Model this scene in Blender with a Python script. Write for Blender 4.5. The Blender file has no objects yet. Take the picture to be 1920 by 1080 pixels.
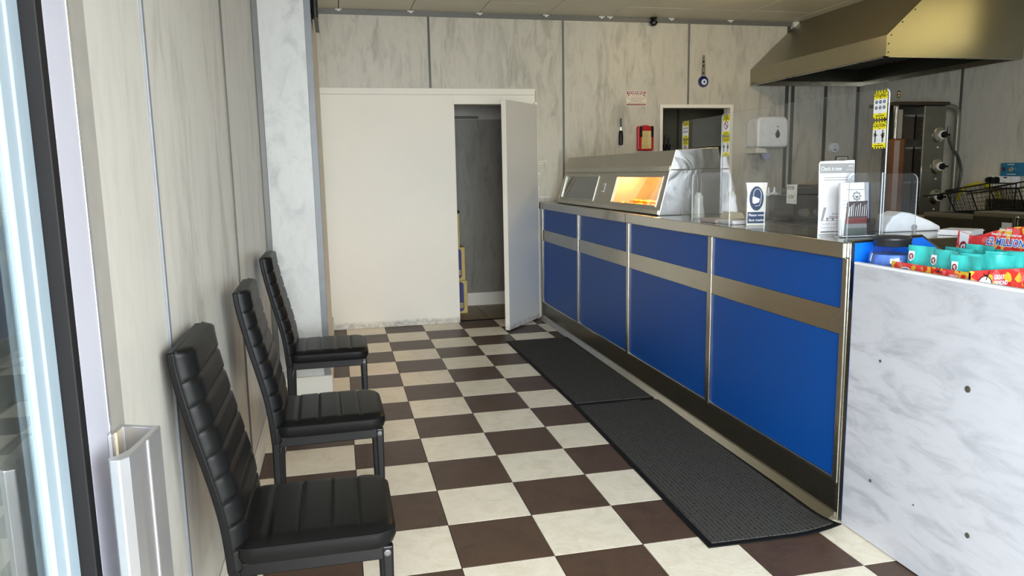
import bpy, math, random
from mathutils import Matrix, Vector, noise

random.seed(7)
S = bpy.context.scene
C = S.collection
PI = math.pi

# ------------------------------------------------------------------ camera
cam_d = bpy.data.cameras.new('camera')
cam = bpy.data.objects.new('camera', cam_d)
C.objects.link(cam)
cam_d.sensor_width = 36.0
cam_d.lens = 1417.275 / 1920 * 36.0
cam_d.clip_start = 0.02
cam.matrix_world = (Matrix.Translation((-0.69285, -2.43030, 1.35755))
                    @ Matrix.Rotation(-0.2239483, 4, 'Z') @ Matrix.Rotation(1.4184419, 4, 'X')
                    @ Matrix.Rotation(-0.0181727, 4, 'Z'))
S.camera = cam

# ------------------------------------------------------------------ sky, daylight, exposure
world = bpy.data.worlds.new('overcast_sky')
S.world = world
world.use_nodes = True
world.node_tree.nodes['Background'].inputs['Color'].default_value = (0.93, 0.965, 1.0, 1)
world.node_tree.nodes['Background'].inputs['Strength'].default_value = 5.2


def area(name, loc, rot, sx, sy, power, col, portal=False):
    d = bpy.data.lights.new(name, 'AREA')
    d.shape = 'RECTANGLE'; d.size = sx; d.size_y = sy; d.energy = power; d.color = col
    o = bpy.data.objects.new(name, d); C.objects.link(o)
    o.location = loc; o.rotation_euler = rot
    if portal:
        d.cycles.is_portal = True
    return o


# daylight openings of the shopfront (portals only guide the sky light)
area('door_daylight', (-0.54, -2.42, 1.25), (-PI / 2, 0, PI), 1.08, 2.4, 1, (1, 1, 1), True)
area('window_daylight', (0.68, -2.42, 1.45), (-PI / 2, 0, PI), 1.24, 2.06, 1, (1, 1, 1), True)
S.view_settings.view_transform = 'Standard'
S.view_settings.look = 'None'
S.view_settings.exposure = 2.12
S.view_settings.gamma = 1.0
S.view_settings.use_curve_mapping = False

# ------------------------------------------------------------------ helpers: materials


def lin(c):
    return tuple(((v / 255) / 12.92 if v / 255 <= 0.04045 else ((v / 255 + 0.055) / 1.055) ** 2.4) for v in c) + (1.0,)


class NT:
    def __init__(s, name):
        s.m = bpy.data.materials.new(name); s.m.use_nodes = True
        s.t = s.m.node_tree; s.b = s.t.nodes['Principled BSDF']; s.out = s.t.nodes['Material Output']

    def n(s, typ, **k):
        nd = s.t.nodes.new(typ)
        for a, v in k.items():
            setattr(nd, a, v)
        return nd

    def l(s, a, b):
        s.t.links.new(a, b)

    def coords(s, scale=(1, 1, 1), rot=(0, 0, 0), kind='Object'):
        tc = s.n('ShaderNodeTexCoord'); mp = s.n('ShaderNodeMapping')
        mp.inputs['Scale'].default_value = scale; mp.inputs['Rotation'].default_value = rot
        s.l(tc.outputs[kind], mp.inputs['Vector'])
        return mp.outputs['Vector']

    def world(s, scale=(1, 1, 1), rot=(0, 0, 0)):
        g = s.n('ShaderNodeNewGeometry'); mp = s.n('ShaderNodeMapping')
        mp.inputs['Scale'].default_value = scale; mp.inputs['Rotation'].default_value = rot
        s.l(g.outputs['Position'], mp.inputs['Vector'])
        return mp.outputs['Vector']

    def noise(s, vec, scale, detail=4, rough=0.5, dist=0.0):
        nd = s.n('ShaderNodeTexNoise')
        nd.inputs['Scale'].default_value = scale; nd.inputs['Detail'].default_value = detail
        nd.inputs['Roughness'].default_value = rough; nd.inputs['Distortion'].default_value = dist
        s.l(vec, nd.inputs['Vector'])
        return nd.outputs['Fac']

    def ramp(s, fac, stops):
        r = s.n('ShaderNodeValToRGB')
        e = r.color_ramp.elements
        while len(e) < len(stops):
            e.new(0.5)
        for i, (p, c) in enumerate(stops):
            e[i].position = p; e[i].color = c
        s.l(fac, r.inputs['Fac'])
        return r.outputs['Color']

    def mix(s, fac, a, b, mode='MIX'):
        m = s.n('ShaderNodeMix', data_type='RGBA', blend_type=mode)
        for sock, v in ((m.inputs[0], fac), (m.inputs[6], a), (m.inputs[7], b)):
            if isinstance(v, (float, int)):
                sock.default_value = v
            elif isinstance(v, tuple):
                sock.default_value = v
            else:
                s.l(v, sock)
        return m.outputs[2]

    def math(s, op, a, b=0.0):
        m = s.n('ShaderNodeMath', operation=op)
        for i, v in enumerate((a, b)):
            if isinstance(v, (float, int)):
                m.inputs[i].default_value = v
            else:
                s.l(v, m.inputs[i])
        return m.outputs[0]

    def bump(s, h, strength=0.2, dist=0.01):
        b = s.n('ShaderNodeBump'); b.inputs['Strength'].default_value = strength; b.inputs['Distance'].default_value = dist
        s.l(h, b.inputs['Height']); s.l(b.outputs['Normal'], s.b.inputs['Normal'])

    def set(s, rough=0.5, metal=0.0, spec=None, col=None):
        s.b.inputs['Roughness'].default_value = rough; s.b.inputs['Metallic'].default_value = metal
        if spec is not None:
            s.b.inputs['Specular IOR Level'].default_value = spec
        if col is not None:
            if isinstance(col, tuple):
                s.b.inputs['Base Color'].default_value = col
            else:
                s.l(col, s.b.inputs['Base Color'])
        return s


MATS = {}


def plain(name, rgb, rough=0.5, metal=0.0, spec=None, var=0.06, scale=18):
    """simple procedural material: base colour with faint mottling"""
    if name in MATS:
        return MATS[name]
    t = NT(name)
    f = t.noise(t.coords(), scale, 3)
    c = lin(rgb)
    lo = tuple(max(0, v * (1 - var)) for v in c[:3]) + (1,)
    hi = tuple(min(1, v * (1 + var)) for v in c[:3]) + (1,)
    t.set(rough, metal, spec, t.ramp(f, [(0.3, lo), (0.7, hi)]))
    MATS[name] = t.m
    return t.m


def marble(name, base, vein, stretch, scale=1.0, rough=0.35, amount=0.55, blotch=0.4, rot=(0, 0, 0)):
    t = NT(name)
    v = t.world(stretch, rot)
    f1 = t.noise(v, 7.0 * scale, 6, 0.62, 0.7)
    f2 = t.noise(v, 2.1 * scale, 3, 0.5, 0.3)
    f3 = t.noise(v, 26 * scale, 4, 0.6, 0.4)
    c1 = t.ramp(f1, [(0.36, (1, 1, 1, 1)), (0.50, (0.12, 0.12, 0.12, 1)), (0.56, (0, 0, 0, 1))])
    c3 = t.ramp(f3, [(0.34, (1, 1, 1, 1)), (0.5, (0, 0, 0, 1))])
    m = t.mix(1.0, c1, t.ramp(f2, [(0.35, (0.2, 0.2, 0.2, 1)), (0.65, (1, 1, 1, 1))]), 'MULTIPLY')
    fac = t.math('MULTIPLY', m, amount)
    col = t.mix(fac, lin(base), lin(vein))
    col = t.mix(t.math('MULTIPLY', c3, blotch * 0.3), col, lin(vein))
    t.set(rough, 0, 0.4, col)
    MATS[name] = t.m
    return t.m


def steel(name, rgb=(188, 185, 176), rough=0.28, stretch=(1, 60, 1), bump=0.03, metal=1.0, var=1.0):
    t = NT(name)
    f = t.noise(t.coords(stretch), 9, 4)
    g = t.noise(t.coords(), 3.5, 3)
    c = lin(rgb)
    lo = tuple(v * 0.86 for v in c[:3]) + (1,)
    t.set(rough, metal, None, t.mix(g, lo, c))
    r = t.ramp(f, [(0.3, (rough * (1 - 0.25 * var),) * 3 + (1,)), (0.75, (min(1, rough * (1 + 0.35 * var)),) * 3 + (1,))])
    t.l(r, t.b.inputs['Roughness'])
    t.bump(f, bump, 0.002)
    MATS[name] = t.m
    return t.m


M_WALL = marble('grey_marble_laminate', (196, 191, 178), (150, 147, 136), (1.7, 1.7, 0.42), 1.0, 0.42, 0.75, 0.5)
M_WALL_L = marble('streaked_marble_laminate', (203, 199, 190), (160, 157, 148), (1.0, 0.9, 0.22), 1.2, 0.36, 0.72, 0.5)
M_PILLAR = marble('white_marble_laminate', (196, 196, 193), (146, 148, 148), (1.5, 1.5, 0.9), 0.9, 0.4, 0.6, 0.35)
M_PANEL = marble('pale_grey_veined_board', (192, 194, 202), (140, 143, 152), (1.0, 0.8, 2.6), 0.75, 0.32, 0.6, 0.25, (0.65, 0, 0))
M_DARKPASS = marble('passage_marble_laminate', (128, 125, 116), (88, 86, 78), (1.7, 1.7, 0.42), 1.0, 0.5, 0.6, 0.5)  # wall laminate toned darker, the dim passage put into its colour


def tile_mat(name, rgb, dark, rough):
    t = NT(name)
    oi = t.n('ShaderNodeObjectInfo')
    v = t.world((1, 1, 1))
    f = t.noise(v, 9, 6, 0.65, 0.8)
    g = t.noise(v, 45, 4, 0.6, 0.6)
    col = t.ramp(f, [(0.30, lin(dark)), (0.55, lin(rgb))])
    col = t.mix(t.math('MULTIPLY', oi.outputs['Random'], 0.16), col, lin(dark))
    spots = t.ramp(t.noise(v, 70, 2), [(0.20, (1, 1, 1, 1)), (0.24, (0, 0, 0, 1))])
    col = t.mix(t.math('MULTIPLY', spots, 0.35), col, lin((70, 62, 50)))
    t.set(rough, 0, 0.45, col)
    h = t.math('ADD', f, t.math('MULTIPLY', g, 0.4))
    t.bump(h, 0.32, 0.006)
    MATS[name] = t.m
    return t.m


M_CREAM = tile_mat('cream_slate_vinyl', (242, 233, 214), (226, 216, 194), 0.40)
M_BROWN = tile_mat('brown_slate_vinyl', (86, 66, 53), (72, 54, 44), 0.44)
M_PTILE = tile_mat('tan_floor_tile', (150, 126, 92), (120, 98, 70), 0.45)


def painted(name, rgb, dirt=True, rough=0.5):
    t = NT(name)
    v = t.world()
    f = t.noise(v, 2.5, 5, 0.6)
    c = lin(rgb)
    col = t.mix(f, tuple(x * 0.93 for x in c[:3]) + (1,), c)
    if dirt:
        sp = t.n('ShaderNodeSeparateXYZ'); g = t.n('ShaderNodeNewGeometry'); t.l(g.outputs['Position'], sp.inputs[0])
        n = t.noise(v, 18, 6, 0.75)
        hgt = t.math('ADD', sp.outputs['Z'], t.math('MULTIPLY', n, -0.07))
        k = t.ramp(hgt, [(0.0, (1, 1, 1, 1)), (0.03, (0, 0, 0, 1))])
        k2 = t.ramp(t.noise(v, 14, 6, 0.75), [(0.35, (0, 0, 0, 1)), (0.7, (0.75, 0.75, 0.75, 1))])
        col = t.mix(t.mix(1.0, k, k2, 'MULTIPLY'), col, lin((92, 82, 70)))
    t.set(rough, 0, 0.4, col)
    t.bump(t.noise(v, 5, 4), 0.12, 0.01)
    MATS[name] = t.m
    return t.m


M_WHITE = painted('worn_white_paint', (236, 231, 220))
M_DOOR = painted('grey_white_door_paint', (214, 214, 212), True, 0.38)
M_CREAMP = painted('cream_paint', (222, 214, 196), False)
M_SKIRT = painted('scuffed_skirting_paint', (226, 222, 210), False)
M_CEIL = painted('ceiling_tile_vinyl', (214, 209, 192), False, 0.42)
M_GREYF = plain('shaded_frame_paint', (158, 154, 146), 0.5)
M_STRIP = plain('grey_cover_strip', (106, 106, 102), 0.4)
M_STRIPD = plain('dark_cover_strip', (74, 72, 66), 0.4)
M_STRIPB = plain('blue_grey_corner_strip', (118, 122, 126), 0.4)
M_GROUT = plain('dark_joint', (46, 40, 36), 0.9)
M_CONC = plain('concrete', (140, 138, 132), 0.9)
M_OLIVE = plain('store_room_wall', (112, 106, 86), 0.8)
M_STEEL = steel('brushed_stainless', (186, 182, 170), 0.30, (1, 1, 60))
M_STEELH = steel('brushed_stainless_range', (182, 178, 166), 0.38, (20, 0.6, 20), 0.0, 1.0, 0.2)
M_STEELTOP = steel('polished_worktop_stainless', (196, 194, 186), 0.17, (40, 1, 1), 0.02)
M_STEELTRIM = steel('stainless_trim', (190, 186, 174), 0.22, (1, 1, 50), 0.02)
M_PLINTH = steel('dull_stainless_plinth', (128, 122, 108), 0.36, (1, 60, 1), 0.03)
M_HOOD = steel('hood_stainless', (164, 158, 138), 0.34, (3, 0.5, 20), 0.0, 1.0, 0.25)
M_ALU = plain('brushed_aluminium', (196, 197, 199), 0.32, 0.85, None, 0.03)
M_WALU = plain('white_door_stile', (172, 172, 182), 0.4, 0.0, 0.3, 0.02)
M_BEAD = plain('reflection_blue_bead', (146, 162, 172), 0.35, 0.0, 0.4, 0.03)  # bead strip tinted with the stile's pale blue reflection in the glass
M_BLACK = plain('black_rubber', (18, 18, 19), 0.6, 0.0, 0.2)
M_BLACKM = plain('black_enamel', (11, 11, 12), 0.34, 0.0, 0.3)
M_DARKIN = plain('dark_inside', (30, 28, 24), 0.6)
M_BLUE = plain('blue_laminate', (4, 70, 148), 0.36, 0.0, 0.25, 0.03, 3)
M_BLUEB = plain('bright_blue_end_laminate', (14, 110, 226), 0.3, 0.0, 0.5, 0.03, 3)
M_PAPER = plain('white_paper', (232, 232, 236), 0.6)
M_OFFW = plain('off_white_plastic', (224, 222, 214), 0.3, 0.0, 0.5)
M_WPL = plain('white_plastic', (232, 234, 240), 0.28, 0.0, 0.5)
M_YEL = plain('yellow_print', (240, 226, 30), 0.45)
M_INK = plain('black_ink', (20, 20, 22), 0.5)
M_RED = plain('red_plastic', (178, 20, 30), 0.3, 0.0, 0.5)
M_DRED = plain('dark_red_print', (134, 28, 30), 0.5)
M_NAVY = plain('navy_print', (32, 56, 92), 0.45)
M_GREYP = plain('grey_print', (150, 150, 150), 0.5)
M_LGREYP = plain('light_grey_print', (196, 196, 196), 0.5)
M_CHROME = plain('chrome', (215, 214, 210), 0.12, 1.0, None, 0.02)
M_TEAL = plain('teal_packet_film', (64, 188, 184), 0.28, 0.0, 0.6, 0.10, 30)
M_TAN = plain('tan_cardboard', (202, 178, 112), 0.7)
M_PURP = plain('purple_print', (62, 58, 118), 0.6)
M_BROWNW = plain('brown_varnish', (104, 66, 38), 0.45, 0, None, 0.2, 8)
M_YHOSE = plain('yellow_rubber_hose', (206, 194, 40), 0.45)
M_TEALBOX = plain('blue_control_box', (24, 104, 140), 0.4)
M_GHOSE = plain('grey_flexible_hose', (86, 84, 80), 0.4, 0.4)


def mat_leather():
    t = NT('black_faux_leather')
    f = t.noise(t.coords(), 260, 3)
    t.set(0.40, 0, 0.20, (0.0045, 0.0045, 0.0045, 1))
    t.bump(f, 0.10, 0.001)
    return t.m


def mat_matpile():
    t = NT('charcoal_ribbed_mat')
    w = t.n('ShaderNodeTexWave', wave_type='BANDS', bands_direction='X')
    w.inputs['Scale'].default_value = 17; w.inputs['Distortion'].default_value = 1.2; w.inputs['Detail'].default_value = 2
    w.inputs['Detail Scale'].default_value = 3
    v = t.coords()
    t.l(v, w.inputs['Vector'])
    n = t.noise(v, 90, 3)
    h = t.math('ADD', t.math('MULTIPLY', w.outputs['Fac'], 0.7), t.math('MULTIPLY', n, 1.5))
    col = t.ramp(h, [(0.55, lin((38, 38, 38))), (1.0, lin((74, 73, 70)))])
    t.set(0.95, 0, 0.1, col)
    t.bump(h, 0.3, 0.003)
    return t.m


def mat_foil():
    t = NT('wrinkled_foil')
    v = t.coords()
    f = t.noise(v, 5, 3, 0.5, 0.6)
    t.set(0.3, 1.0, None, lin((236, 238, 242)))
    t.bump(f, 0.4, 0.03)
    return t.m


def mat_sweets():
    t = NT('sweets_print')
    v = t.world((1, 1, 1))
    vo = t.n('ShaderNodeTexVoronoi'); vo.inputs['Scale'].default_value = 48
    t.l(v, vo.inputs['Vector'])
    sp = t.n('ShaderNodeSeparateColor'); t.l(vo.outputs['Color'], sp.inputs[0])
    n = t.noise(v, 60, 3)
    c = t.ramp(sp.outputs[0], [(0.0, lin((204, 40, 40))), (0.55, lin((226, 74, 66))), (0.72, lin((236, 120, 120))), (0.82, lin((226, 196, 60)))])
    t.set(0.4, 0, 0.4, t.mix(t.math('MULTIPLY', n, 0.4), c, lin((180, 20, 30))))
    return t.m


def thin_fresnel(t, ior):
    # same reflectance on both sides of a thin sheet (no total internal reflection)
    g_ = t.n('ShaderNodeNewGeometry')
    i = t.math('ADD', t.math('MULTIPLY', g_.outputs['Backfacing'], 1 / ior - ior), ior)
    fr = t.n('ShaderNodeFresnel'); t.l(i, fr.inputs['IOR'])
    return fr.outputs[0]


def mat_clear(name, tint=(1, 1, 1), refl=1.0, rough=0.02):
    t = NT(name)
    t.t.nodes.remove(t.b)
    tr = t.n('ShaderNodeBsdfTransparent'); tr.inputs['Color'].default_value = tint + (1,)
    gl = t.n('ShaderNodeBsdfGlossy'); gl.inputs['Roughness'].default_value = rough
    fr = thin_fresnel(t, 1.5)
    k = t.math('MULTIPLY', fr, refl)
    mx = t.n('ShaderNodeMixShader')
    t.l(k, mx.inputs[0]); t.l(tr.outputs[0], mx.inputs[1]); t.l(gl.outputs[0], mx.inputs[2])
    t.l(mx.outputs[0], t.out.inputs[0])
    return t.m


def mat_acrylic():
    # faintly milky, fingerprint-smeared perspex
    t = NT('smeared_acrylic')
    t.t.nodes.remove(t.b)
    tr = t.n('ShaderNodeBsdfTransparent'); tr.inputs['Color'].default_value = (0.96, 0.97, 0.98, 1)
    df = t.n('ShaderNodeBsdfDiffuse'); df.inputs['Color'].default_value = (0.8, 0.82, 0.84, 1)
    gl = t.n('ShaderNodeBsdfGlossy'); gl.inputs['Roughness'].default_value = 0.03
    n = t.noise(t.world(), 4, 4)
    m1 = t.n('ShaderNodeMixShader')
    t.l(t.ramp(n, [(0.3, (0.004,) * 3 + (1,)), (0.8, (0.028,) * 3 + (1,))]), m1.inputs[0])
    t.l(tr.outputs[0], m1.inputs[1]); t.l(df.outputs[0], m1.inputs[2])
    fr = thin_fresnel(t, 1.45)
    m2 = t.n('ShaderNodeMixShader')
    t.l(t.math('MULTIPLY', fr, 0.5), m2.inputs[0]); t.l(m1.outputs[0], m2.inputs[1]); t.l(gl.outputs[0], m2.inputs[2])
    t.l(m2.outputs[0], t.out.inputs[0])
    return t.m


def mat_emit(name, rgb, strength):
    t = NT(name)
    t.b.inputs['Base Color'].default_value = lin(rgb)
    t.b.inputs['Emission Color'].default_value = lin(rgb)
    t.b.inputs['Emission Strength'].default_value = strength
    return t.m


M_LEATHER = mat_leather()
M_PILE = mat_matpile()
M_FOIL = mat_foil()
M_SWEETS = mat_sweets()
M_GLASS = mat_clear('window_glass', (0.93, 0.97, 0.97), 1.6)
M_ACR = mat_acrylic()
M_ACRE = plain('milky_acrylic_edge', (206, 210, 214), 0.3)
M_JAR = mat_clear('clear_blue_jar', (0.80, 0.87, 0.98), 1.6)
M_FRY = plain('fried_batter', (226, 140, 44), 0.6, 0, None, 0.35, 40)

# ------------------------------------------------------------------ helpers: geometry
WL = {}          # world location of every object that may get children


class MB:
    def __init__(s, M=None):
        s.v = []; s.f = []; s.mi = []; s.M = M; s.cur = 0

    def add(s, vs, fs):
        o = len(s.v)
        for p in vs:
            p = Vector(p)
            s.v.append(s.M @ p if s.M is not None else p)
        for f in fs:
            s.f.append([o + i for i in f]); s.mi.append(s.cur)
        return s

    def box(s, x0, x1, y0, y1, z0, z1):
        vs = [(x, y, z) for z in (z0, z1) for y in (y0, y1) for x in (x0, x1)]
        return s.add(vs, [(0, 2, 3, 1), (4, 5, 7, 6), (0, 1, 5, 4), (2, 6, 7, 3), (0, 4, 6, 2), (1, 3, 7, 5)])

    def prism(s, poly, axis, a, b, edge_mat=None):
        """poly in the two other axes (in x,y,z order), extruded along axis from a to b"""
        n = len(poly)

        def pt(u, v, w):
            return {'x': (w, u, v), 'y': (u, w, v), 'z': (u, v, w)}[axis]
        vs = [pt(u, v, a) for u, v in poly] + [pt(u, v, b) for u, v in poly]
        s.add(vs, [tuple(range(n - 1, -1, -1)), tuple(range(n, 2 * n))])
        o = len(s.v) - 2 * n
        keep = s.cur
        if edge_mat is not None:
            s.cur = edge_mat
        for i in range(n):
            j = (i + 1) % n
            s.f.append([o + i, o + j, o + n + j, o + n + i]); s.mi.append(s.cur)
        s.cur = keep
        return s

    def tube(s, pts, r, n=8, closed=False):
        pts = [Vector(p) for p in pts]
        rs = r if isinstance(r, (list, tuple)) else [r] * len(pts)
        rings = []
        up = None
        for i, p in enumerate(pts):
            a = pts[max(i - 1, 0)]; b = pts[min(i + 1, len(pts) - 1)]
            d = (b - a).normalized()
            if up is None:
                up = d.orthogonal().normalized()
            x = (up - d * up.dot(d))
            x = x.normalized() if x.length > 1e-6 else d.orthogonal().normalized()
            up = x
            y = d.cross(x)
            rings.append([p + (x * math.cos(2 * PI * k / n) + y * math.sin(2 * PI * k / n)) * rs[i] for k in range(n)])
        vs = [q for g in rings for q in g]
        fs = []
        for i in range(len(pts) - 1):
            for k in range(n):
                k2 = (k + 1) % n
                fs.append((i * n + k, i * n + k2, (i + 1) * n + k2, (i + 1) * n + k))
        fs.append(tuple(range(n - 1, -1, -1))); fs.append(tuple((len(pts) - 1) * n + k for k in range(n)))
        return s.add(vs, fs)

    def lathe(s, prof, c, n=24, axis='z', cap=True):
        vs = []
        for r, h in prof:
            for k in range(n):
                a = 2 * PI * k / n
                u, v = r * math.cos(a), r * math.sin(a)
                p = {'z': (u, v, h), 'y': (u, h, v), 'x': (h, u, v)}[axis]
                vs.append((c[0] + p[0], c[1] + p[1], c[2] + p[2]))
        fs = []
        for i in range(len(prof) - 1):
            for k in range(n):
                k2 = (k + 1) % n
                fs.append((i * n + k, i * n + k2, (i + 1) * n + k2, (i + 1) * n + k))
        if cap:
            fs.append(tuple(range(n - 1, -1, -1)))
            fs.append(tuple((len(prof) - 1) * n + k for k in range(n)))
        return s.add(vs, fs)

    def build(s, name, mat, parent=None, bevel=0.0, smooth=False, seg=2, origin=None):
        me = bpy.data.meshes.new(name)
        if origin is None:
            lo = [min(p[i] for p in s.v) for i in range(3)]; hi = [max(p[i] for p in s.v) for i in range(3)]
            origin = Vector(((lo[0] + hi[0]) / 2, (lo[1] + hi[1]) / 2, lo[2]))
        origin = Vector(origin)
        me.from_pydata([tuple(p - origin) for p in s.v], [], s.f)
        mats = mat if isinstance(mat, (list, tuple)) else [mat]
        for m in mats:
            me.materials.append(m)
        if len(mats) > 1:
            me.polygons.foreach_set('material_index', s.mi)
        import bmesh
        bm = bmesh.new(); bm.from_mesh(me)
        bmesh.ops.recalc_face_normals(bm, faces=bm.faces)
        bm.to_mesh(me); bm.free()
        if smooth:
            me.polygons.foreach_set('use_smooth', [True] * len(me.polygons))
        o = bpy.data.objects.new(name, me); C.objects.link(o)
        place(o, origin, parent)
        if bevel > 0:
            b = o.modifiers.new('bevel', 'BEVEL'); b.width = bevel; b.segments = seg; b.limit_method = 'ANGLE'; b.angle_limit = math.radians(40)
            b.harden_normals = False
        if smooth:
            try:
                me.set_sharp_from_angle(angle=math.radians(45))
            except Exception:
                pass
        return o


def place(o, w, parent):
    w = Vector(w)
    if parent is not None:
        o.parent = parent
        o.location = w - WL[parent.name]
    else:
        o.location = w
    WL[o.name] = w


def thing(name, loc, label=None, cat=None, group=None, kind=None):
    o = bpy.data.objects.new(name, None); C.objects.link(o)
    o.empty_display_size = 0.05
    place(o, loc, None)
    return tag(o, label, cat, group, kind)


def tag(o, label=None, cat=None, group=None, kind=None):
    if label: o['label'] = label
    if cat: o['category'] = cat
    if group: o['group'] = group
    if kind: o['kind'] = kind
    return o


def copy_tree(o, parent=None):
    c = o.copy(); C.objects.link(c); c.parent = parent
    for ch in list(o.children):
        copy_tree(ch, c)
    return c


def B(*a):
    return MB().box(*a)


def struct(o, label=None):
    o['kind'] = 'structure'
    if label: o['label'] = label
    return o


def rrect(w, h, r, n=5, which=(1, 1, 1, 1)):
    """rounded rectangle polygon centred on 0; which = corners BL, BR, TR, TL rounded"""
    pts = []
    for (sx, sy, a0), on in zip(((-1, -1, PI), (1, -1, 1.5 * PI), (1, 1, 0), (-1, 1, 0.5 * PI)), which):
        cx, cy = sx * (w / 2 - r), sy * (h / 2 - r)
        if on:
            for k in range(n + 1):
                a = a0 + k * PI / 2 / n
                pts.append((cx + r * math.cos(a), cy + r * math.sin(a)))
        else:
            pts.append((sx * w / 2, sy * h / 2))
    return pts


def frame(origin, u, v):
    """matrix whose local x = u, local y = v, local z = outward normal"""
    u = Vector(u).normalized(); v = Vector(v).normalized(); n = u.cross(v).normalized(); v = n.cross(u)
    return Matrix(((u[0], v[0], n[0], origin[0]), (u[1], v[1], n[1], origin[1]), (u[2], v[2], n[2], origin[2]), (0, 0, 0, 1)))


def text_mb(M, s, size, u, v, h, align='CENTER', width=None, bold=0.0, shear=0.0):
    cu = bpy.data.curves.new('lettering', 'FONT')
    cu.body = s; cu.size = size; cu.align_x = align; cu.align_y = 'CENTER'; cu.offset = bold; cu.shear = shear
    cu.resolution_u = 2
    o = bpy.data.objects.new('lettering_tmp', cu); C.objects.link(o)
    dg = bpy.context.evaluated_depsgraph_get()
    me = bpy.data.meshes.new_from_object(o.evaluated_get(dg))
    vs = [tuple(p.co) for p in me.vertices]; fs = [tuple(p.vertices) for p in me.polygons]
    bpy.data.objects.remove(o); bpy.data.curves.remove(cu); bpy.data.meshes.remove(me)
    if vs and width:
        w = max(p[0] for p in vs) - min(p[0] for p in vs)
        k = width / w
        vs = [(p[0] * k, p[1], p[2]) for p in vs]
    mb = MB(M)
    mb.add([(p[0] + u, p[1] + v, h) for p in vs], fs)
    return mb


def lettering(M, s, size, u, v, h, mat, parent, **k):
    return text_mb(M, s, size, u, v, h, **k).build('lettering', mat, parent)


def poly_print(M, poly, h, mat, parent, name='print', th=0.0004):
    return MB(M).prism(poly, 'z', h - th, h).build(name, mat, parent)


def ell(cx, cy, rx, ry, n=24):
    return [(cx + rx * math.cos(2 * PI * k / n), cy + ry * math.sin(2 * PI * k / n)) for k in range(n)]


def rc(x0, x1, y0, y1):
    return [(x0, y0), (x1, y0), (x1, y1), (x0, y1)]


# ------------------------------------------------------------------ key planes
XL, XP, XC, XR = -1.12, -0.79, 1.133, 4.44     # left wall, inner left wall, counter front, right wall
YF, YP, YB = -2.30, 2.33, 4.345                # shopfront, wall step, back wall
ZC = 2.735                                     # ceiling
T = 0.3355                                     # floor tile

# ------------------------------------------------------------------ floor
floor = struct(B(-1.3, 4.6, -2.5, YB + 0.1, -0.12, -0.006).build('floor', M_GROUT), 'chequered cream and brown vinyl tile floor of the takeaway shop')
tm = {}


def tile_obj(mesh_key, w, d, x, y, mat):
    key = (mesh_key, round(w, 4), round(d, 4))
    if key not in tm:
        g = 0.0016
        mb = MB().box(-w / 2 + g, w / 2 - g, -d / 2 + g, d / 2 - g, -0.006, 0)
        o = mb.build('floor_tile', mat, floor, origin=(0, 0, 0))
        tm[key] = o.data
    else:
        o = bpy.data.objects.new('floor_tile', tm[key]); C.objects.link(o)
    place(o, (x, y, random.uniform(-0.0006, 0.0)), floor)
    return o


for j in range(-4, 4):
    for i in range(-8, 13):
        x0, x1 = max(j * T, XL), min((j + 1) * T, 1.24)
        y0, y1 = max(i * T, -2.5), min((i + 1) * T, YB + 0.02)
        if x1 - x0 < 0.01 or y1 - y0 < 0.01:
            continue
        if (x1 <= XP + 0.01) and y0 > YP:
            continue
        cream = (i + j) % 2 == 0
        tile_obj('c' if cream else 'b', x1 - x0, y1 - y0, (x0 + x1) / 2, (y0 + y1) / 2, M_CREAM if cream else M_BROWN)
struct(B(1.24, XR, YF, YB, -0.006, 0.0).build('floor_kitchen', M_CONC), 'plain floor behind the serving counter')
struct(B(-6, 10, -9, -2.5, -0.16, -0.06).build('floor_pavement', plain('dark_paving', (84, 82, 78), 0.9)), 'pavement outside the shop door')

# ------------------------------------------------------------------ back wall
wb = MB()
wb.box(-1.3, 0.345, YB + 0.012, YB + 0.11, 0, ZC + 0.1)
wb.box(0.345, 1.075, YB + 0.012, YB + 0.11, 1.955, ZC + 0.1)
wb.box(1.075, 2.327, YB + 0.012, YB + 0.11, 0, ZC + 0.1)
wb.box(2.327, 3.025, YB + 0.012, YB + 0.11, 0, 1.10)
wb.box(2.327, 3.025, YB + 0.012, YB + 0.11, 1.927, ZC + 0.1)
wb.box(3.025, 4.6, YB + 0.012, YB + 0.11, 0, ZC + 0.1)
wall_back = struct(wb.build('wall_back', M_CREAMP), 'grey marble laminate back wall with door and serving hatch')
g = 0.002


def bpanel(*rects):
    mb = MB()
    for (x0, x1, z0, z1) in rects:
        mb.box(x0, x1, YB, YB + 0.012, z0, z1)
    return mb.build('wall_panel', M_WALL, wall_back)


bpanel((-0.80, 0.150, 2.07, ZC))
bpanel((0.155, 1.36, 2.07, ZC), (1.10, 1.36, 0, 2.07))
bpanel((1.365, 2.327, 0, ZC), (2.327, 2.588, 1.927, ZC), (2.327, 2.588, 0, 1.10))
bpanel((2.593, 3.025, 1.927, ZC), (2.593, 3.025, 0, 1.10), (3.025, 3.625, 0, ZC))
bpanel((3.70, 4.05, 0, ZC))
bpanel((3.64, 3.69, 0, ZC))
bpanel((4.075, XR, 0, ZC))
for x, w, z0, m in ((0.152, 0.018, 2.09, M_STRIPD), (1.362, 0.018, 1.02, M_STRIP), (2.59, 0.018, 1.955, M_STRIP), (3.632, 0.036, 0, M_STRIPD), (3.697, 0.036, 0, M_STRIPD), (4.062, 0.036, 0, M_STRIPD)):
    B(x - w / 2, x + w / 2, YB - 0.007, YB + 0.008, z0, 2.70).build('cover_strip', m, wall_back, 0.002)
B(XP, 3.75, YB - 0.010, YB + 0.004, 2.692, 2.732).build('cover_strip', M_STRIP, wall_back, 0.002)
B(XR - 0.03, XR, YB - 0.012, YB + 0.004, 0, 2.70).build('cover_strip', M_STRIPD, wall_back, 0.002)
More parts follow.
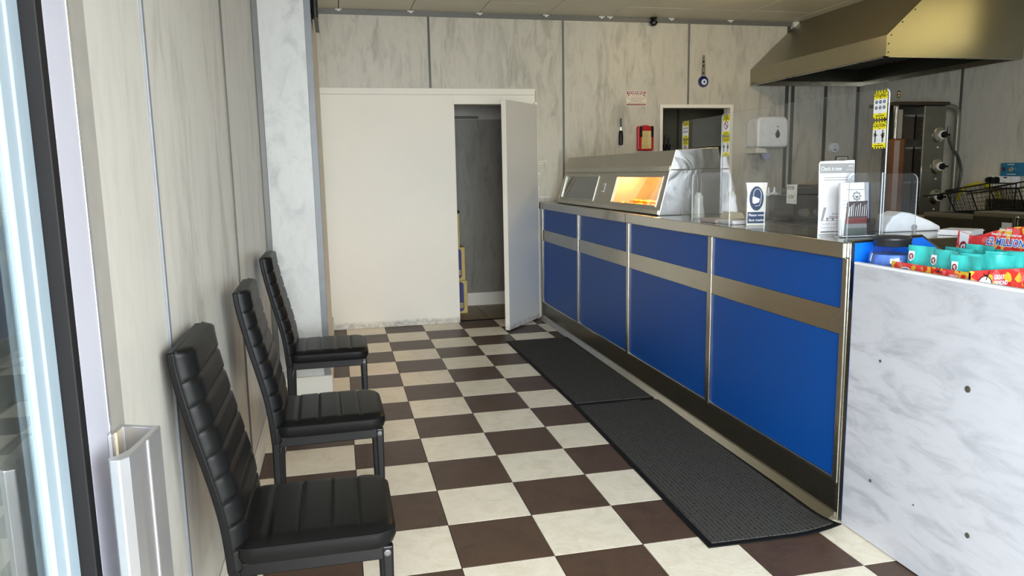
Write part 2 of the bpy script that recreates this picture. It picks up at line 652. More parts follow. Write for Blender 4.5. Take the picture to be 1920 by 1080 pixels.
# fixed white board beside the door, its header and architrave
B(XP, 0.345, YB - 0.03, YB + 0.012, 0.0, 2.035).build('white_board', M_WHITE, wall_back, 0.003)
B(0.345, 1.085, YB - 0.03, YB + 0.012, 1.955, 2.035).build('white_board', M_WHITE, wall_back, 0.003)
B(XP, 1.085, YB - 0.043, YB + 0.012, 2.035, 2.09).build('architrave', M_WHITE, wall_back, 0.004)
# dried filler smears on the panel beside the door frame
for (x0, x1, z0, z1) in ((1.12, 1.20, 1.445, 1.452), (1.12, 1.17, 1.425, 1.43), (1.13, 1.235, 1.118, 1.127), (1.118, 1.135, 1.33, 1.345), (1.115, 1.123, 1.18, 1.22)):
    B(x0, x1, YB - 0.0015, YB + 0.002, z0, z1).build('filler_smear', M_OFFW, wall_back, 0.001)

trim1 = struct(B(1.072, 1.102, YB - 0.06, YB + 0.1, 0, 1.972).build('trim_1', M_WHITE, None, 0.003), 'white right-hand door jamb beside the counter')
for z in (1.59, 0.62):
    h = B(1.066, 1.096, YB - 0.066, YB - 0.056, z, z + 0.10).build('hinge', M_OFFW, trim1, 0.002)
    MB().tube([(1.066, YB - 0.062, z - 0.005), (1.066, YB - 0.062, z + 0.105)], 0.007, 8).build('hinge_pin', M_OFFW, h)
B(1.072, 1.088, YB - 0.063, YB - 0.056, 1.70, 1.765).build('bare_wood_patch', plain('bare_wood', (150, 118, 70), 0.8), trim1)
struct(B(0.340, 0.352, YB - 0.032, YB + 0.10, 0, 1.955).build('trim_2', M_WHITE, None, 0.002), 'white left-hand edge of the door opening')

# open door leaf, hinged on the right jamb
hx, hy, fx, fy = 1.062, 4.290, 0.668, 3.812
d = Vector((fx - hx, fy - hy, 0)); L = d.length
Md = frame((hx, hy, 0.012), d, (0, 0, 1))
door = MB(Md).box(0, L, 0, 1.935, -0.040, 0.0)
door = struct(door.build('door_1', M_DOOR, None, 0.003), 'pale grey flush door standing ajar beside the counter')
MB(Md).box(L, L + 0.006, 0, 1.935, -0.041, 0.001).build('lipping', M_WHITE, door, 0.001)

# ------------------------------------------------------------------ passage behind the door
struct(B(-0.4, 1.75, 4.455, 6.0, -0.12, -0.012).build('floor_passage', M_GROUT), 'tan tiled floor of the passage behind the door')
fp = bpy.data.objects['floor_passage']
for a in range(6):
    for b in range(3):
        B(-0.55 + a * 0.40 + 0.003, -0.55 + (a + 1) * 0.40 - 0.003, 4.37 + b * 0.34 + 0.003, 4.37 + (b + 1) * 0.34 - 0.003, -0.014, -0.006).build('floor_tile', M_PTILE, fp)
wp = struct(B(-0.4, 1.75, 5.21, 5.31, -0.1, 2.5).build('wall_passage', M_DARKPASS), 'marble laminate wall at the end of the dim passage, toned darker')
B(-0.4, 1.75, 5.185, 5.212, -0.006, 0.13).build('skirting', M_SKIRT, wp, 0.006)
B(-0.4, 1.75, 5.18, 5.21, 1.88, 2.42).build('bulkhead', M_GREYF, wp)
MB().tube([(-0.35, 5.15, 1.90), (0.72, 5.15, 1.90)], 0.012).build('pipe', M_STRIP, wp)
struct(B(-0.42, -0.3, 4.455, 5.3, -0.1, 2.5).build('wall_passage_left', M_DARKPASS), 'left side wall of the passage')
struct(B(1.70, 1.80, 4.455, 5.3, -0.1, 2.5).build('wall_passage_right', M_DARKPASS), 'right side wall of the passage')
struct(B(-0.42, 1.80, 4.455, 5.3, 2.42, 2.5).build('ceiling_passage', M_GREYF), 'low ceiling of the passage')

# ------------------------------------------------------------------ store room behind the hatch
struct(B(2.0, 4.3, 5.75, 5.85, 0, 2.6).build('wall_store_back', M_OLIVE), 'olive back wall of the store room seen through the hatch')
struct(B(1.90, 2.0, 4.455, 5.85, 0, 2.6).build('wall_store_left', M_OLIVE), 'left wall of the store room')
struct(B(4.3, 4.4, 4.455, 5.85, 0, 2.6).build('wall_store_right', M_OLIVE), 'right wall of the store room')
struct(B(1.90, 4.4, 4.455, 5.85, 2.5, 2.6).build('ceiling_store', M_OLIVE), 'ceiling of the store room')
struct(B(1.90, 4.4, 4.455, 5.85, -0.1, 0).build('floor_store', M_CONC), 'floor of the store room')
for x in (3.15, 3.95):
    B(x - 0.01, x + 0.01, 5.735, 5.752, 0, 2.5).build('cover_strip', M_STRIPD, bpy.data.objects['wall_store_back'])
# white hatch frame
wf = struct(MB().box(2.300, 2.330, YB - 0.022, YB + 0.10, 1.0, 1.957).build('window_1', M_WHITE, None, 0.003), 'white framed serving hatch in the back wall')
B(3.022, 3.055, YB - 0.022, YB + 0.10, 1.0, 1.957).build('frame_side', M_WHITE, wf, 0.003)
B(2.330, 3.022, YB - 0.022, YB + 0.10, 1.925, 1.957).build('frame_head', M_WHITE, wf, 0.003)
# knives on a rack inside the hatch
rack = B(2.86, 3.05, 5.72, 5.75, 1.60, 1.635).build('knife_rack', M_BLACKM)
tag(rack, 'dark knife rack on the store room wall inside the hatch', 'rack')
for k, x in enumerate((2.885, 2.93, 2.975, 3.02)):
    kn = thing('kitchen_knife', (x, 5.72, 1.40), ('leftmost', 'second', 'third', 'rightmost')[k] + ' black handled knife on the rack inside the hatch', 'knife', 'knives on the rack inside the hatch')
    B(x - 0.014, x + 0.014, 5.695, 5.72, 1.47 - 0.02 * (k % 2), 1.60).build('handle', M_BLACKM, kn, 0.004)
    B(x - 0.010, x + 0.010, 5.706, 5.709, 1.60, 1.80 - 0.03 * k).build('blade', M_STRIPD, kn)

# ------------------------------------------------------------------ left wall, step and inner wall
wall_left = struct(B(XL - 0.12, XL - 0.010, -2.45, YP + 0.05, -0.1, ZC + 0.1).build('wall_left', M_CREAMP), 'streaked marble laminate wall behind the black chairs')
for y0, y1 in ((-0.885, -0.437), (-0.427, 0.955), (0.965, 2.325)):
    B(XL - 0.010, XL, y0, y1, 0, ZC).build('wall_panel', M_WALL_L, wall_left)
B(XL - 0.010, XL + 0.004, -2.30, -0.885, 0, ZC).build('frame_board', M_GREYF, wall_left, 0.002)
for y, m in ((-0.432, M_STRIPB), (0.960, M_STRIPD)):
    B(XL - 0.004, XL + 0.006, y - 0.010, y + 0.010, 0, ZC).build('cover_strip', m, wall_left, 0.003)
B(XL, XL + 0.016, -0.885, YP, 0, 0.085).build('skirting', M_SKIRT, wall_left, 0.004)
B(XL, XL + 0.010, -0.885, YP, 0.085, 0.105).build('skirting', M_SKIRT, wall_left, 0.004)

wall_step = struct(B(XL - 0.1, XP - 0.006, YP + 0.010, YP + 0.12, -0.1, ZC + 0.1).build('wall_step', M_CREAMP), 'white marble step in the left wall beyond the chairs')
B(XL + 0.004, -0.824, YP, YP + 0.010, 0, ZC).build('wall_panel', M_PILLAR, wall_step)
B(XL, XL + 0.034, YP - 0.008, YP + 0.004, 0, ZC).build('cover_strip', M_STRIP, wall_step, 0.004)
B(-0.826, XP + 0.002, YP - 0.004, YP + 0.05, 0, ZC).build('corner_strip', M_STRIPB, wall_step, 0.002)
B(XL, XP + 0.012, YP - 0.020, YP, 0, 0.118).build('skirting', M_SKIRT, wall_step, 0.005)
wall_inner = struct(B(XP - 0.1, XP, YP + 0.05, YB + 0.02, -0.1, ZC + 0.1).build('wall_left_inner', M_CREAMP), 'cream wall running from the step to the white board')
B(XP - 0.002, XP + 0.014, YP, YB - 0.03, 0, 0.12).build('skirting', M_SKIRT, wall_inner, 0.004)
B(XP - 0.001, XP + 0.003, YP + 0.055, YP + 0.075, 1.98, 2.11).build('yellow_tape', plain('faded_yellow_tape', (214, 202, 90), 0.6), wall_inner)

# ------------------------------------------------------------------ right wall, front wall
wall_right = struct(B(XR + 0.010, XR + 0.12, -2.45, YB + 0.1, -0.1, ZC + 0.1).build('wall_right', M_CREAMP), 'grey marble laminate wall behind the fryers')
ys = [-2.3, -1.83, -0.61, 0.61, 1.83, 3.05, YB]
for a, b in zip(ys[:-1], ys[1:]):
    B(XR, XR + 0.010, a + 0.003, b - 0.003, 0, ZC).build('wall_panel', M_WALL, wall_right)
for y in ys[1:-1]:
    B(XR - 0.006, XR + 0.004, y - 0.012, y + 0.012, 0, ZC).build('cover_strip', M_STRIPD, wall_right, 0.002)
fr = MB()
fr.box(-1.3, 4.6, YF - 0.12, YF - 0.02, 2.48, ZC + 0.1)
fr.box(1.3, 4.6, YF - 0.12, YF - 0.02, -0.1, 2.48)
fr.box(0.06, 1.3, YF - 0.12, YF - 0.02, -0.1, 0.42)
fr.box(-1.3, -1.09, YF - 0.12, YF - 0.02, -0.1, 2.48)
fr.box(0.0, 0.06, YF - 0.12, YF - 0.02, -0.1, 2.48)
struct(fr.build('wall_front', M_CREAMP), 'shopfront wall around the entrance and window')
wn = struct(B(0.06, 1.3, YF - 0.08, YF - 0.074, 0.42, 2.48).build('window_2', M_GLASS), 'large shopfront window beside the entrance')
for (x0, x1, z0, z1) in ((0.06, 0.11, 0.42, 2.48), (1.25, 1.3, 0.42, 2.48), (0.06, 1.3, 0.42, 0.47), (0.06, 1.3, 2.43, 2.48)):
    B(x0, x1, YF - 0.10, YF - 0.05, z0, z1).build('window_frame', M_ALU, wn, 0.003)

struct(B(-2.2, 2.6, -4.1, -2.42, 2.50, 2.60).build('added_canopy', M_GREYF), 'unseen canopy added outside the entrance to cut the near sky light')  # unseen canopy, added to hold back steep sky light near the door

# ------------------------------------------------------------------ ceiling
ceil = struct(B(-1.3, 4.6, -2.45, YB + 0.12, ZC + 0.012, ZC + 0.12).build('ceiling', M_GROUT), 'cream square tiled ceiling')
cm = {}
for a in range(-2, 8):
    for b in range(-4, 9):
        x0, x1 = max(a * 0.6, XL), min((a + 1) * 0.6, XR)
        y1 = min(3.92 + 0.6 - b * 0.6, YB); y0 = max(3.92 - b * 0.6, YF)
        if x1 - x0 < 0.02 or y1 - y0 < 0.02:
            continue
        key = (round(x1 - x0, 3), round(y1 - y0, 3))
        if key not in cm:
            w, dd = key
            o = MB().box(-w / 2 + 0.003, w / 2 - 0.003, -dd / 2 + 0.003, dd / 2 - 0.003, 0, 0.012).build('ceiling_tile', M_CEIL, ceil, 0.002, origin=(0, 0, 0))
            cm[key] = o
        else:
            o = cm[key].copy(); C.objects.link(o)
        place(o, ((x0 + x1) / 2, (y0 + y1) / 2, ZC - random.uniform(0, 0.0012)), ceil)
for x in (-0.6, 0.0, 0.6, 1.2, 1.72, 1.8, 2.4, 3.0):
    mb = MB().box(x - 0.028, x + 0.028, YB - 0.030, YB - 0.012, ZC - 0.013, ZC - 0.003)
    mb.box(x - 0.010, x + 0.010, YB - 0.036, YB - 0.012, ZC - 0.024, ZC - 0.004)
    mb.build('tile_clip', M_OFFW, ceil, 0.002)

# ------------------------------------------------------------------ glazed entrance door swung open along the left wall
gx = -1.053
ed = struct(thing('door_2', (gx, -2.26, 0.0)), 'white framed glass entrance door swung open beside the left wall')
B(gx - 0.003, gx + 0.003, -2.17, -1.43, 0.12, 2.35).build('glass_pane', M_GLASS, ed)
B(gx - 0.022, gx + 0.026, -1.378, -1.288, 0.02, 2.44).build('stile', M_WALU, ed, 0.0012)
B(gx + 0.010, gx + 0.0275, -1.290, -1.280, 0.02, 2.44).build('edge_strip', M_ALU, ed, 0.003)
B(gx - 0.022, gx + 0.0265, -1.400, -1.378, 0.02, 2.44).build('gasket', M_BLACK, ed, 0.002)
B(gx - 0.006, gx + 0.008, -1.478, -1.400, 0.02, 2.44).build('glazing_bead', M_BEAD, ed, 0.003)
B(gx + 0.002, gx + 0.0105, -1.446, -1.428, 0.02, 2.44).build('bead_rib', M_BEAD, ed, 0.003)
B(gx - 0.022, gx + 0.026, -2.27, -2.17, 0.02, 2.44).build('stile', M_WALU, ed, 0.004)
B(gx - 0.021, gx + 0.025, -2.17, -1.478, 0.02, 0.12).build('rail', M_WALU, ed, 0.004)
B(gx - 0.021, gx + 0.025, -2.17, -1.478, 2.35, 2.44).build('rail', M_WALU, ed, 0.004)
# hooked pull handle: back flange, web and curved front flange
hp = [(-1.026, -1.300), (-1.018, -1.300), (-1.014, -1.262), (-0.975, -1.284), (-0.980, -1.330), (-0.983, -1.370), (-0.990, -1.392), (-1.000, -1.402), (-1.004, -1.396),
      (-0.996, -1.384), (-0.977, -1.408), (-0.968, -1.395), (-0.968, -1.345), (-0.965, -1.275), (-1.022, -1.252)]
hp = [(-1.027, -1.302), (-1.021, -1.302), (-1.016, -1.263), (-0.972, -1.284), (-0.977, -1.340), (-0.982, -1.372), (-0.991, -1.392), (-1.000, -1.399), (-0.996, -1.409), (-0.984, -1.412),
      (-0.974, -1.400), (-0.970, -1.372), (-0.967, -1.340), (-0.962, -1.276), (-1.022, -1.252)]
ph = MB().prism(hp, 'z', 0.30, 1.0).build('pull_handle', M_ALU, ed, 0.0015)
for yy in (-1.335, -1.318):
    B(-0.9680, -0.9655, yy - 0.003, yy + 0.003, 0.301, 0.999).build('groove', plain('dull_aluminium_groove', (150, 150, 152), 0.6), ph)
for z in (0.94, 0.40):
    B(-1.016, -0.985, -1.300, -1.290, z - 0.02, z + 0.02).build('fixing', plain('rusty_screw', (120, 84, 60), 0.7), ph)
B(-1.020, -1.0165, -1.292, -1.266, 0.93, 0.999).build('rust_streak', plain('rust_stain', (176, 164, 140), 0.8), ph)

# ------------------------------------------------------------------ serving counter
ct = thing('serving_counter', (1.4, 2.1, 0), 'long blue panelled serving counter with stainless trims', 'counter')
B(XC + 0.012, 1.80, 0.0, YB - 0.01, 0.15, 1.015).build('carcass', M_DARKIN, ct)
vy = [4.280, 3.210, 2.160, 1.045, 0.0]
for a, b in zip(vy[:-1], vy[1:]):
    B(XC, XC + 0.012, b + 0.010, a - 0.010, 0.165, 0.735).build('blue_panel', M_BLUE, ct)
    B(XC, XC + 0.012, b + 0.010, a - 0.010, 0.825, 1.02).build('blue_panel', M_BLUE, ct)
    B(XC - 0.006, XC + 0.010, b + 0.012, a - 0.012, 0.730, 0.830).build('steel_band', M_STEELTRIM, ct, 0.002)
    B(XC - 0.008, XC + 0.010, b + 0.010, a - 0.010, 0.150, 0.168).build('bottom_trim', M_STEELTRIM, ct, 0.003)
for y, w in zip(vy, (0.028, 0.030, 0.040, 0.042, 0.028)):
    B(XC - 0.010, XC + 0.010, y - w / 2, y + w / 2, 0.150, 1.02).build('upright_trim', M_STEELTRIM, ct, 0.003)
B(XC - 0.004, XC + 0.03, -0.012, 4.32, 0.0, 0.152).build('plinth', M_PLINTH, ct, 0.002)
MB().prism([(XC - 0.042, 0.0), (XC - 0.004, 0.0), (XC - 0.004, 0.034), (XC - 0.012, 0.030)], 'y', -0.012, 4.25).build('plinth_coving', M_STEELTRIM, ct)
B(XC, XC + 0.03, 4.30, YB - 0.01, 0.0, 1.02).build('end_filler', M_STEELTRIM, ct, 0.002)
# blue end face towards the shopfront
ep = MB().prism([(XC + 0.012, 0.0), (1.62, 0.0), (1.62, 0.97), (1.51, 1.040), (1.437, 1.088), (XC + 0.012, 1.076)], 'y', -0.022, -0.006).build('end_panel', M_BLUEB, ct)
MB().tube([(XC + 0.008, -0.014, 1.079), (1.437, -0.014, 1.091), (1.51, -0.014, 1.043), (1.62, -0.014, 0.973)], 0.008, 8).build('end_trim', M_STEELTRIM, ct)
B(XC - 0.006, XC + 0.014, -0.024, -0.004, 0.0, 1.08).build('corner_trim', M_STEELTRIM, ct, 0.003)

wt1 = B(XC - 0.022, 1.80, 2.168, 4.31, 1.018, 1.080).build('worktop', M_STEELTOP, None, 0.006, seg=3)
tag(wt1, 'far stainless worktop section under the heated cabinet', 'worktop', 'stainless worktop sections')
wt2 = B(XC - 0.022, 1.80, -0.004, 2.163, 1.018, 1.080).build('worktop', M_STEELTOP, None, 0.006, seg=3)
tag(wt2, 'near stainless worktop section under the acrylic screens', 'worktop', 'stainless worktop sections')

# ------------------------------------------------------------------ heated display cabinet on the worktop
Y0, Y1 = 1.84, 3.99
cab = thing('heated_cabinet', (1.4, 2.9, 1.08), 'stainless heated food cabinet with sloping glass windows', 'food cabinet')
pb, pm, pt_ = (1.195, 1.083), (1.272, 1.352), (1.303, 1.470)
su = Vector((pm[0] - pb[0], 0, pm[1] - pb[1])); SL = su.length
Ms = frame((pb[0], Y1, pb[1]), (0, -1, 0), su)     # local x runs towards the camera, y up the slope, z outward
LW = Y1 - Y0
w1a, w1b, w2a, w2b, wlo, whi = 0.07, 0.90, 1.30, 2.07, 0.055, 0.235
ff = MB(Ms)
for r in ((0, LW, 0, wlo), (0, LW, whi, SL), (0, w1a, wlo, whi), (w1b, w2a, wlo, whi), (w2b, LW, wlo, whi)):
    ff.box(r[0], r[1], r[2], r[3], -0.006, 0.0)
ff.build('front_frame', M_STEELH, cab)
for a, b in ((w1a, w1b), (w2a, w2b)):
    wdw = MB(Ms).box(a, b, wlo, whi, -0.005, -0.003).build('window_glass', M_GLASS, cab)
    fm = MB(Ms)
    for r in ((a - 0.008, b + 0.008, wlo - 0.008, wlo), (a - 0.008, b + 0.008, whi, whi + 0.008), (a - 0.008, a, wlo, whi), (b, b + 0.008, wlo, whi)):
        fm.box(r[0], r[1], r[2], r[3], -0.004, 0.004)
    fm.build('window_frame', M_STEELTRIM, wdw, 0.001)
MB(Ms).box(0, LW, 0.0, 0.030, 0.0, 0.010).build('base_rail', M_STEELTRIM, cab, 0.003)
MB().prism([(pm[0] - 0.012, 1.345), (pm[0] + 0.01, 1.345), (pm[0] + 0.01, 1.375), (pm[0] - 0.008, 1.375)], 'y', Y0, Y1).build('lid_rim', M_STEELTRIM, cab)
MB().prism([(pm[0], 1.372), pt_, (1.577, 1.478), (1.604, 1.372)], 'y', Y0 + 0.002, Y1).build('lid', M_STEELH, cab)
MB().prism([(1.598, 1.083), (1.612, 1.083), (1.606, 1.372), (1.592, 1.372)], 'y', Y0, Y1).build('back_panel', M_STEELH, cab)
B(1.20, 1.60, Y0, Y1, 1.083, 1.092).build('base_plate', M_STEELH, cab)
epoly = [(1.193, 1.081), pm, (pm[0], 1.372), pt_, (1.577, 1.480), (1.605, 1.358), (1.614, 1.081)]
lowp = [(1.193, 1.081), (1.262, 1.352), (1.606, 1.356), (1.614, 1.081)]
upp = [(1.264, 1.353), (1.300, 1.472), (1.577, 1.482), (1.606, 1.3565)]
for nm, pol in (('foil_end_panel', lowp), ('foil_end_panel', upp)):
    MB().prism(pol, 'y', Y0 - 0.012, Y0 - 0.001).build(nm, M_FOIL, cab, 0.003)
MB().prism(epoly, 'y', Y1, Y1 + 0.006).build('far_end_panel', M_STEELH, cab)
MB().prism([(1.196, 1.082), (1.275, 1.352), (1.275, 1.372), (1.304, 1.469), (1.575, 1.478), (1.602, 1.358), (1.611, 1.082)], 'y', Y0 - 0.0012, Y0 + 0.003).build('near_end_panel', M_STEELH, cab)
for yy in (Y1 - w1b - 0.06, Y1 - w2a + 0.05):
    MB().prism([(1.205, 1.092), (1.275, 1.345), (1.592, 1.372), (1.598, 1.092)], 'y', yy - 0.003, yy + 0.003).build('divider', M_STEELH, cab)
lp = MB(Ms).box(1.045, 1.095, 0.120, 0.185, 0.0, 0.003).build('label_plate', M_PAPER, cab)
for q, vv in enumerate((0.170, 0.160, 0.150, 0.142, 0.134)):
    MB(Ms).box(1.05, 1.09 - 0.008 * (q % 2), vv - 0.003, vv + 0.002, 0.003, 0.0034).build('print', M_INK, lp)
# frying lamp and tray
tray = B(1.215, 1.58, Y1 - w2b - 0.02, Y1 - w2a + 0.02, 1.094, 1.110).build('food_tray', M_STEELTRIM)
tag(tray, 'steel tray inside the lit end of the heated cabinet', 'tray')
lmp = MB().tube([(1.45, Y1 - w2b + 0.04, 1.352), (1.45, Y1 - w2a - 0.04, 1.352)], 0.008, 10).build('heat_lamp_tube', mat_emit('hot_lamp_quartz', (255, 170, 80), 14.0), cab)
ld = bpy.data.lights.new('cabinet_heat_lamp', 'AREA'); ld.shape = 'RECTANGLE'; ld.size = 0.10; ld.size_y = 0.7; ld.energy = 4.2; ld.color = (1.0, 0.50, 0.16)
lo = bpy.data.objects.new('cabinet_heat_lamp', ld); C.objects.link(lo); lo.location = (1.42, Y1 - (w2a + w2b) / 2, 1.335)


def lump(r, seed, sx, sy, sz):
    import bmesh
    bm = bmesh.new(); bmesh.ops.create_icosphere(bm, subdivisions=2, radius=r)
    for v in bm.verts:
        k = 1 + 0.35 * noise.noise(v.co * 40 + Vector((seed, seed * 2, 0)))
        v.co = Vector((v.co.x * sx * k, v.co.y * sy * k, v.co.z * sz * k))
    me = bpy.data.meshes.new('battered_piece'); bm.to_mesh(me); bm.free()
    me.polygons.foreach_set('use_smooth', [True] * len(me.polygons)); me.materials.append(M_FRY)
    return me


lm = [lump(0.03, s_, 1.0, 1.7, 0.55) for s_ in (1, 5, 9)]
for k in range(14):
    o = bpy.data.objects.new('battered_piece', lm[k % 3]); C.objects.link(o)
    yy = Y1 - w2a - 0.07 - (k % 7) * 0.105; xx = 1.265 + 0.10 * (k // 7)
    o.location = (xx + random.uniform(-.01, .01), yy, 1.124 + 0.012 * (k // 7)); o.rotation_euler = (0, 0, random.uniform(-0.5, 0.5))
    tag(o, 'golden battered food piece on the tray in the lit cabinet', 'food', 'battered pieces in the lit cabinet')

# ------------------------------------------------------------------ acrylic screens


def sheet(name, M, w, h, r, which, label, th=0.006, group=None):
    poly = [(a, b + h / 2) for a, b in rrect(w, h, r, 6, which)]
    mb = MB(M).prism(poly, 'z', -th / 2, th / 2, 1)
    o = mb.build(name, [M_ACR, M_ACRE])
    tag(o, label, 'screen', group)
    return o


XS = 1.46
Mleft = lambda x, y, z: frame((x, y, z), (0, -1, 0), (0, 0, 1))     # faces the customers (-x), local x towards camera
Mfront = lambda x, y, z: frame((x, y, z), (1, 0, 0), (0, 0, 1))     # faces the shopfront (-y)
GS = 'tall acrylic screens on the counter'
s1 = sheet('acrylic_screen', Mleft(XS + 0.03, 1.84, 1.486), 0.60, 0.172, 0.02, (0, 0, 1, 1), 'acrylic screen panel standing on the heated cabinet top', group=GS)
s2 = sheet('acrylic_screen', Mleft(XS, 0.90, 1.082), 1.345, 0.578, 0.025, (0, 0, 1, 1), 'tall clear acrylic screen with rounded top corner near the leaflets', group=GS)
GS2 = 'low acrylic guards on the counter'
sheet('acrylic_guard', Mleft(1.150, 0.40, 1.080), 0.39, 0.162, 0.014, (0, 0, 1, 0), 'low clear guard at the counter edge beside the check in notice', 0.005, GS2)
sheet('acrylic_guard', Mfront(1.345, 0.09, 1.080), 0.30, 0.245, 0.03, (0, 0, 1, 1), 'rounded clear guard in front of the leaflet holder', 0.005, GS2)
sheet('acrylic_guard', Mleft(1.338, 0.19, 1.080), 0.20, 0.250, 0.02, (0, 0, 0, 1), 'clear side guard between leaflets and white plastic cover', 0.005, GS2)
sheet('acrylic_guard', Mfront(1.215, 1.46, 1.080), 0.09, 0.245, 0.03, (0, 0, 1, 0), 'narrow clear guard left of the white shaker', 0.005, GS2)
sheet('acrylic_guard', Mfront(1.345, 1.44, 1.080), 0.15, 0.255, 0.03, (0, 0, 0, 1), 'clear guard just right of the white shaker', 0.005, GS2)
sheet('acrylic_guard', Mleft(1.165, 1.13, 1.080), 0.40, 0.255, 0.03, (0, 0, 1, 1), 'clear guard along the counter edge behind the mask sign', 0.005, GS2)

# hazard stickers on the screens


def person_fig(cx, cy, h, skirt):
    k = h
    head = ell(cx, cy + 0.43 * k, 0.075 * k, 0.085 * k, 12)
    body = [(cx - 0.11 * k, cy + 0.32 * k), (cx + 0.11 * k, cy + 0.32 * k), (cx + 0.10 * k, cy), (cx - 0.10 * k, cy)]
    if skirt:
        body = [(cx - 0.09 * k, cy + 0.32 * k), (cx + 0.09 * k, cy + 0.32 * k), (cx + 0.15 * k, cy - 0.12 * k), (cx - 0.15 * k, cy - 0.12 * k)]
    l1 = rc(cx - 0.09 * k, cx - 0.015 * k, cy - 0.5 * k, cy + 0.02 * k); l2 = rc(cx + 0.015 * k, cx + 0.09 * k, cy - 0.5 * k, cy + 0.02 * k)
    s_ = -1 if skirt else 1
    arm = [(cx + s_ * 0.09 * k, cy + 0.30 * k), (cx + s_ * 0.13 * k, cy + 0.12 * k), (cx + s_ * 0.30 * k, cy + 0.14 * k), (cx + s_ * 0.30 * k, cy + 0.08 * k), (cx + s_ * 0.07 * k, cy + 0.04 * k)]
    arm2 = rc(cx - s_ * 0.17 * k - 0.02 * k, cx - s_ * 0.17 * k + 0.03 * k, cy, cy + 0.30 * k)
    return [head, body, l1, l2, arm, arm2]


def sticker(M, w, h, kind, label):
    """hazard sticker, local origin at its centre"""
    t = MB(M).prism([(a, b) for a, b in rrect(w, h, 0.004, 3)], 'z', 0.0004, 0.0010)
    o = t.build('hazard_sticker', M_YEL)
    tag(o, label, 'sticker', 'yellow hazard stickers on the screens')
    z = 0.0014
    poly_print(M, rc(-w / 2 + 0.001, w / 2 - 0.001, -h * 0.30, h * 0.20), z, M_PAPER, o, 'white_field', 0.0003)
    n = 5
    for e in (-1, 1):
        st = MB(M)
        for q in range(n):
            u = -w / 2 + (q + 0.25) * w / n
            st.prism([(u, e * h / 2 * 0.995), (u + w / n * 0.45, e * h / 2 * 0.995), (u + w / n * 0.25, e * (h / 2 - 0.0065)), (u - w / n * 0.20, e * (h / 2 - 0.0065))], 'z', z - 0.0003, z)
        for q in range(2):
            v = h * (0.40 - 0.10 * q)
            st.prism(rc(e * w / 2 - (0.004 if e > 0 else 0), e * w / 2 + (0 if e > 0 else 0.004), v, v + h * 0.04), 'z', z - 0.0003, z)
        st.build('hazard_stripes', M_INK, o)['kind'] = 'stuff'
    poly_print(M, [(-0.006, h * 0.235), (0.006, h * 0.235), (0, h * 0.205)], z, M_INK, o, 'arrow', 0.0003)
    poly_print(M, [(-0.006, -h * 0.305), (0.006, -h * 0.305), (0, -h * 0.335)], z, M_INK, o, 'arrow', 0.0003)
    poly_print(M, rc(-w * 0.33, w * 0.33, -h * 0.405, -h * 0.375), z, M_INK, o, 'print', 0.0003)
    zt = z + 0.0002
    if kind == 'stay':
        lettering(M, 'STAY ALERT', 0.017, 0, h * 0.375, zt, M_INK, o, width=w * 0.86, bold=0.0003)
        lettering(M, 'TO SYMPTOMS', 0.012, 0, h * 0.290, zt, M_INK, o, width=w * 0.78, bold=0.0002)
        for a in range(3):
            for b in range(2):
                cx, cy = (a - 1) * w * 0.29, h * (0.10 - 0.20 * b)
                poly_print(M, ell(cx, cy, w * 0.10, h * 0.06, 14), zt, M_NAVY, o, 'icon', 0.0002)
                poly_print(M, [(cx - w * .03, cy + h * .03), (cx + w * .05, cy + h * .01), (cx, cy - h * .03)], zt + 0.0003, M_PAPER, o, 'icon', 0.0002)
    elif kind == 'caution':
        lettering(M, 'CAUTION', 0.020, 0, h * 0.335, zt, M_INK, o, width=w * 0.80, bold=0.0003)
        fg = MB(M)
        for cx, sk in ((-w * 0.29, False), (w * 0.27, True)):
            for pol in person_fig(cx, -h * 0.055, h * 0.44, sk):
                fg.prism(pol, 'z', zt - 0.0003, zt)
        fg.build('figures', M_INK, o)
        poly_print(M, rc(-w * 0.14, w * 0.12, -h * 0.20, -h * 0.195), zt, M_GREYP, o, 'print', 0.0002)
    else:
        lettering(M, 'AVOID', 0.016, 0, h * 0.385, zt, M_INK, o, width=w * 0.56, bold=0.0003)
        lettering(M, 'TOUCHING', 0.015, 0, h * 0.295, zt, M_INK, o, width=w * 0.80, bold=0.0002)
        ring = MB(M)
        for q in range(20):
            a0, a1 = 2 * PI * q / 20, 2 * PI * (q + 1) / 20
            R1, R2 = w * 0.28, w * 0.22
            ring.prism([(R2 * math.cos(a0), R2 * math.sin(a0)), (R1 * math.cos(a0), R1 * math.sin(a0)), (R1 * math.cos(a1), R1 * math.sin(a1)), (R2 * math.cos(a1), R2 * math.sin(a1))], 'z', zt - 0.0003, zt)
        ring.prism([(-w * .2, w * .14), (-w * .14, w * .2), (w * .2, -w * .14), (w * .14, -w * .2)], 'z', zt - 0.0003, zt)
        ring.build('prohibition_sign', M_DRED, o)
        poly_print(M, [(-w * .06, w * .14), (w * .08, w * .10), (w * .06, -w * .12), (-w * .10, -w * .14)], zt - 0.0004, M_INK, o, 'icon', 0.0002)
    return o


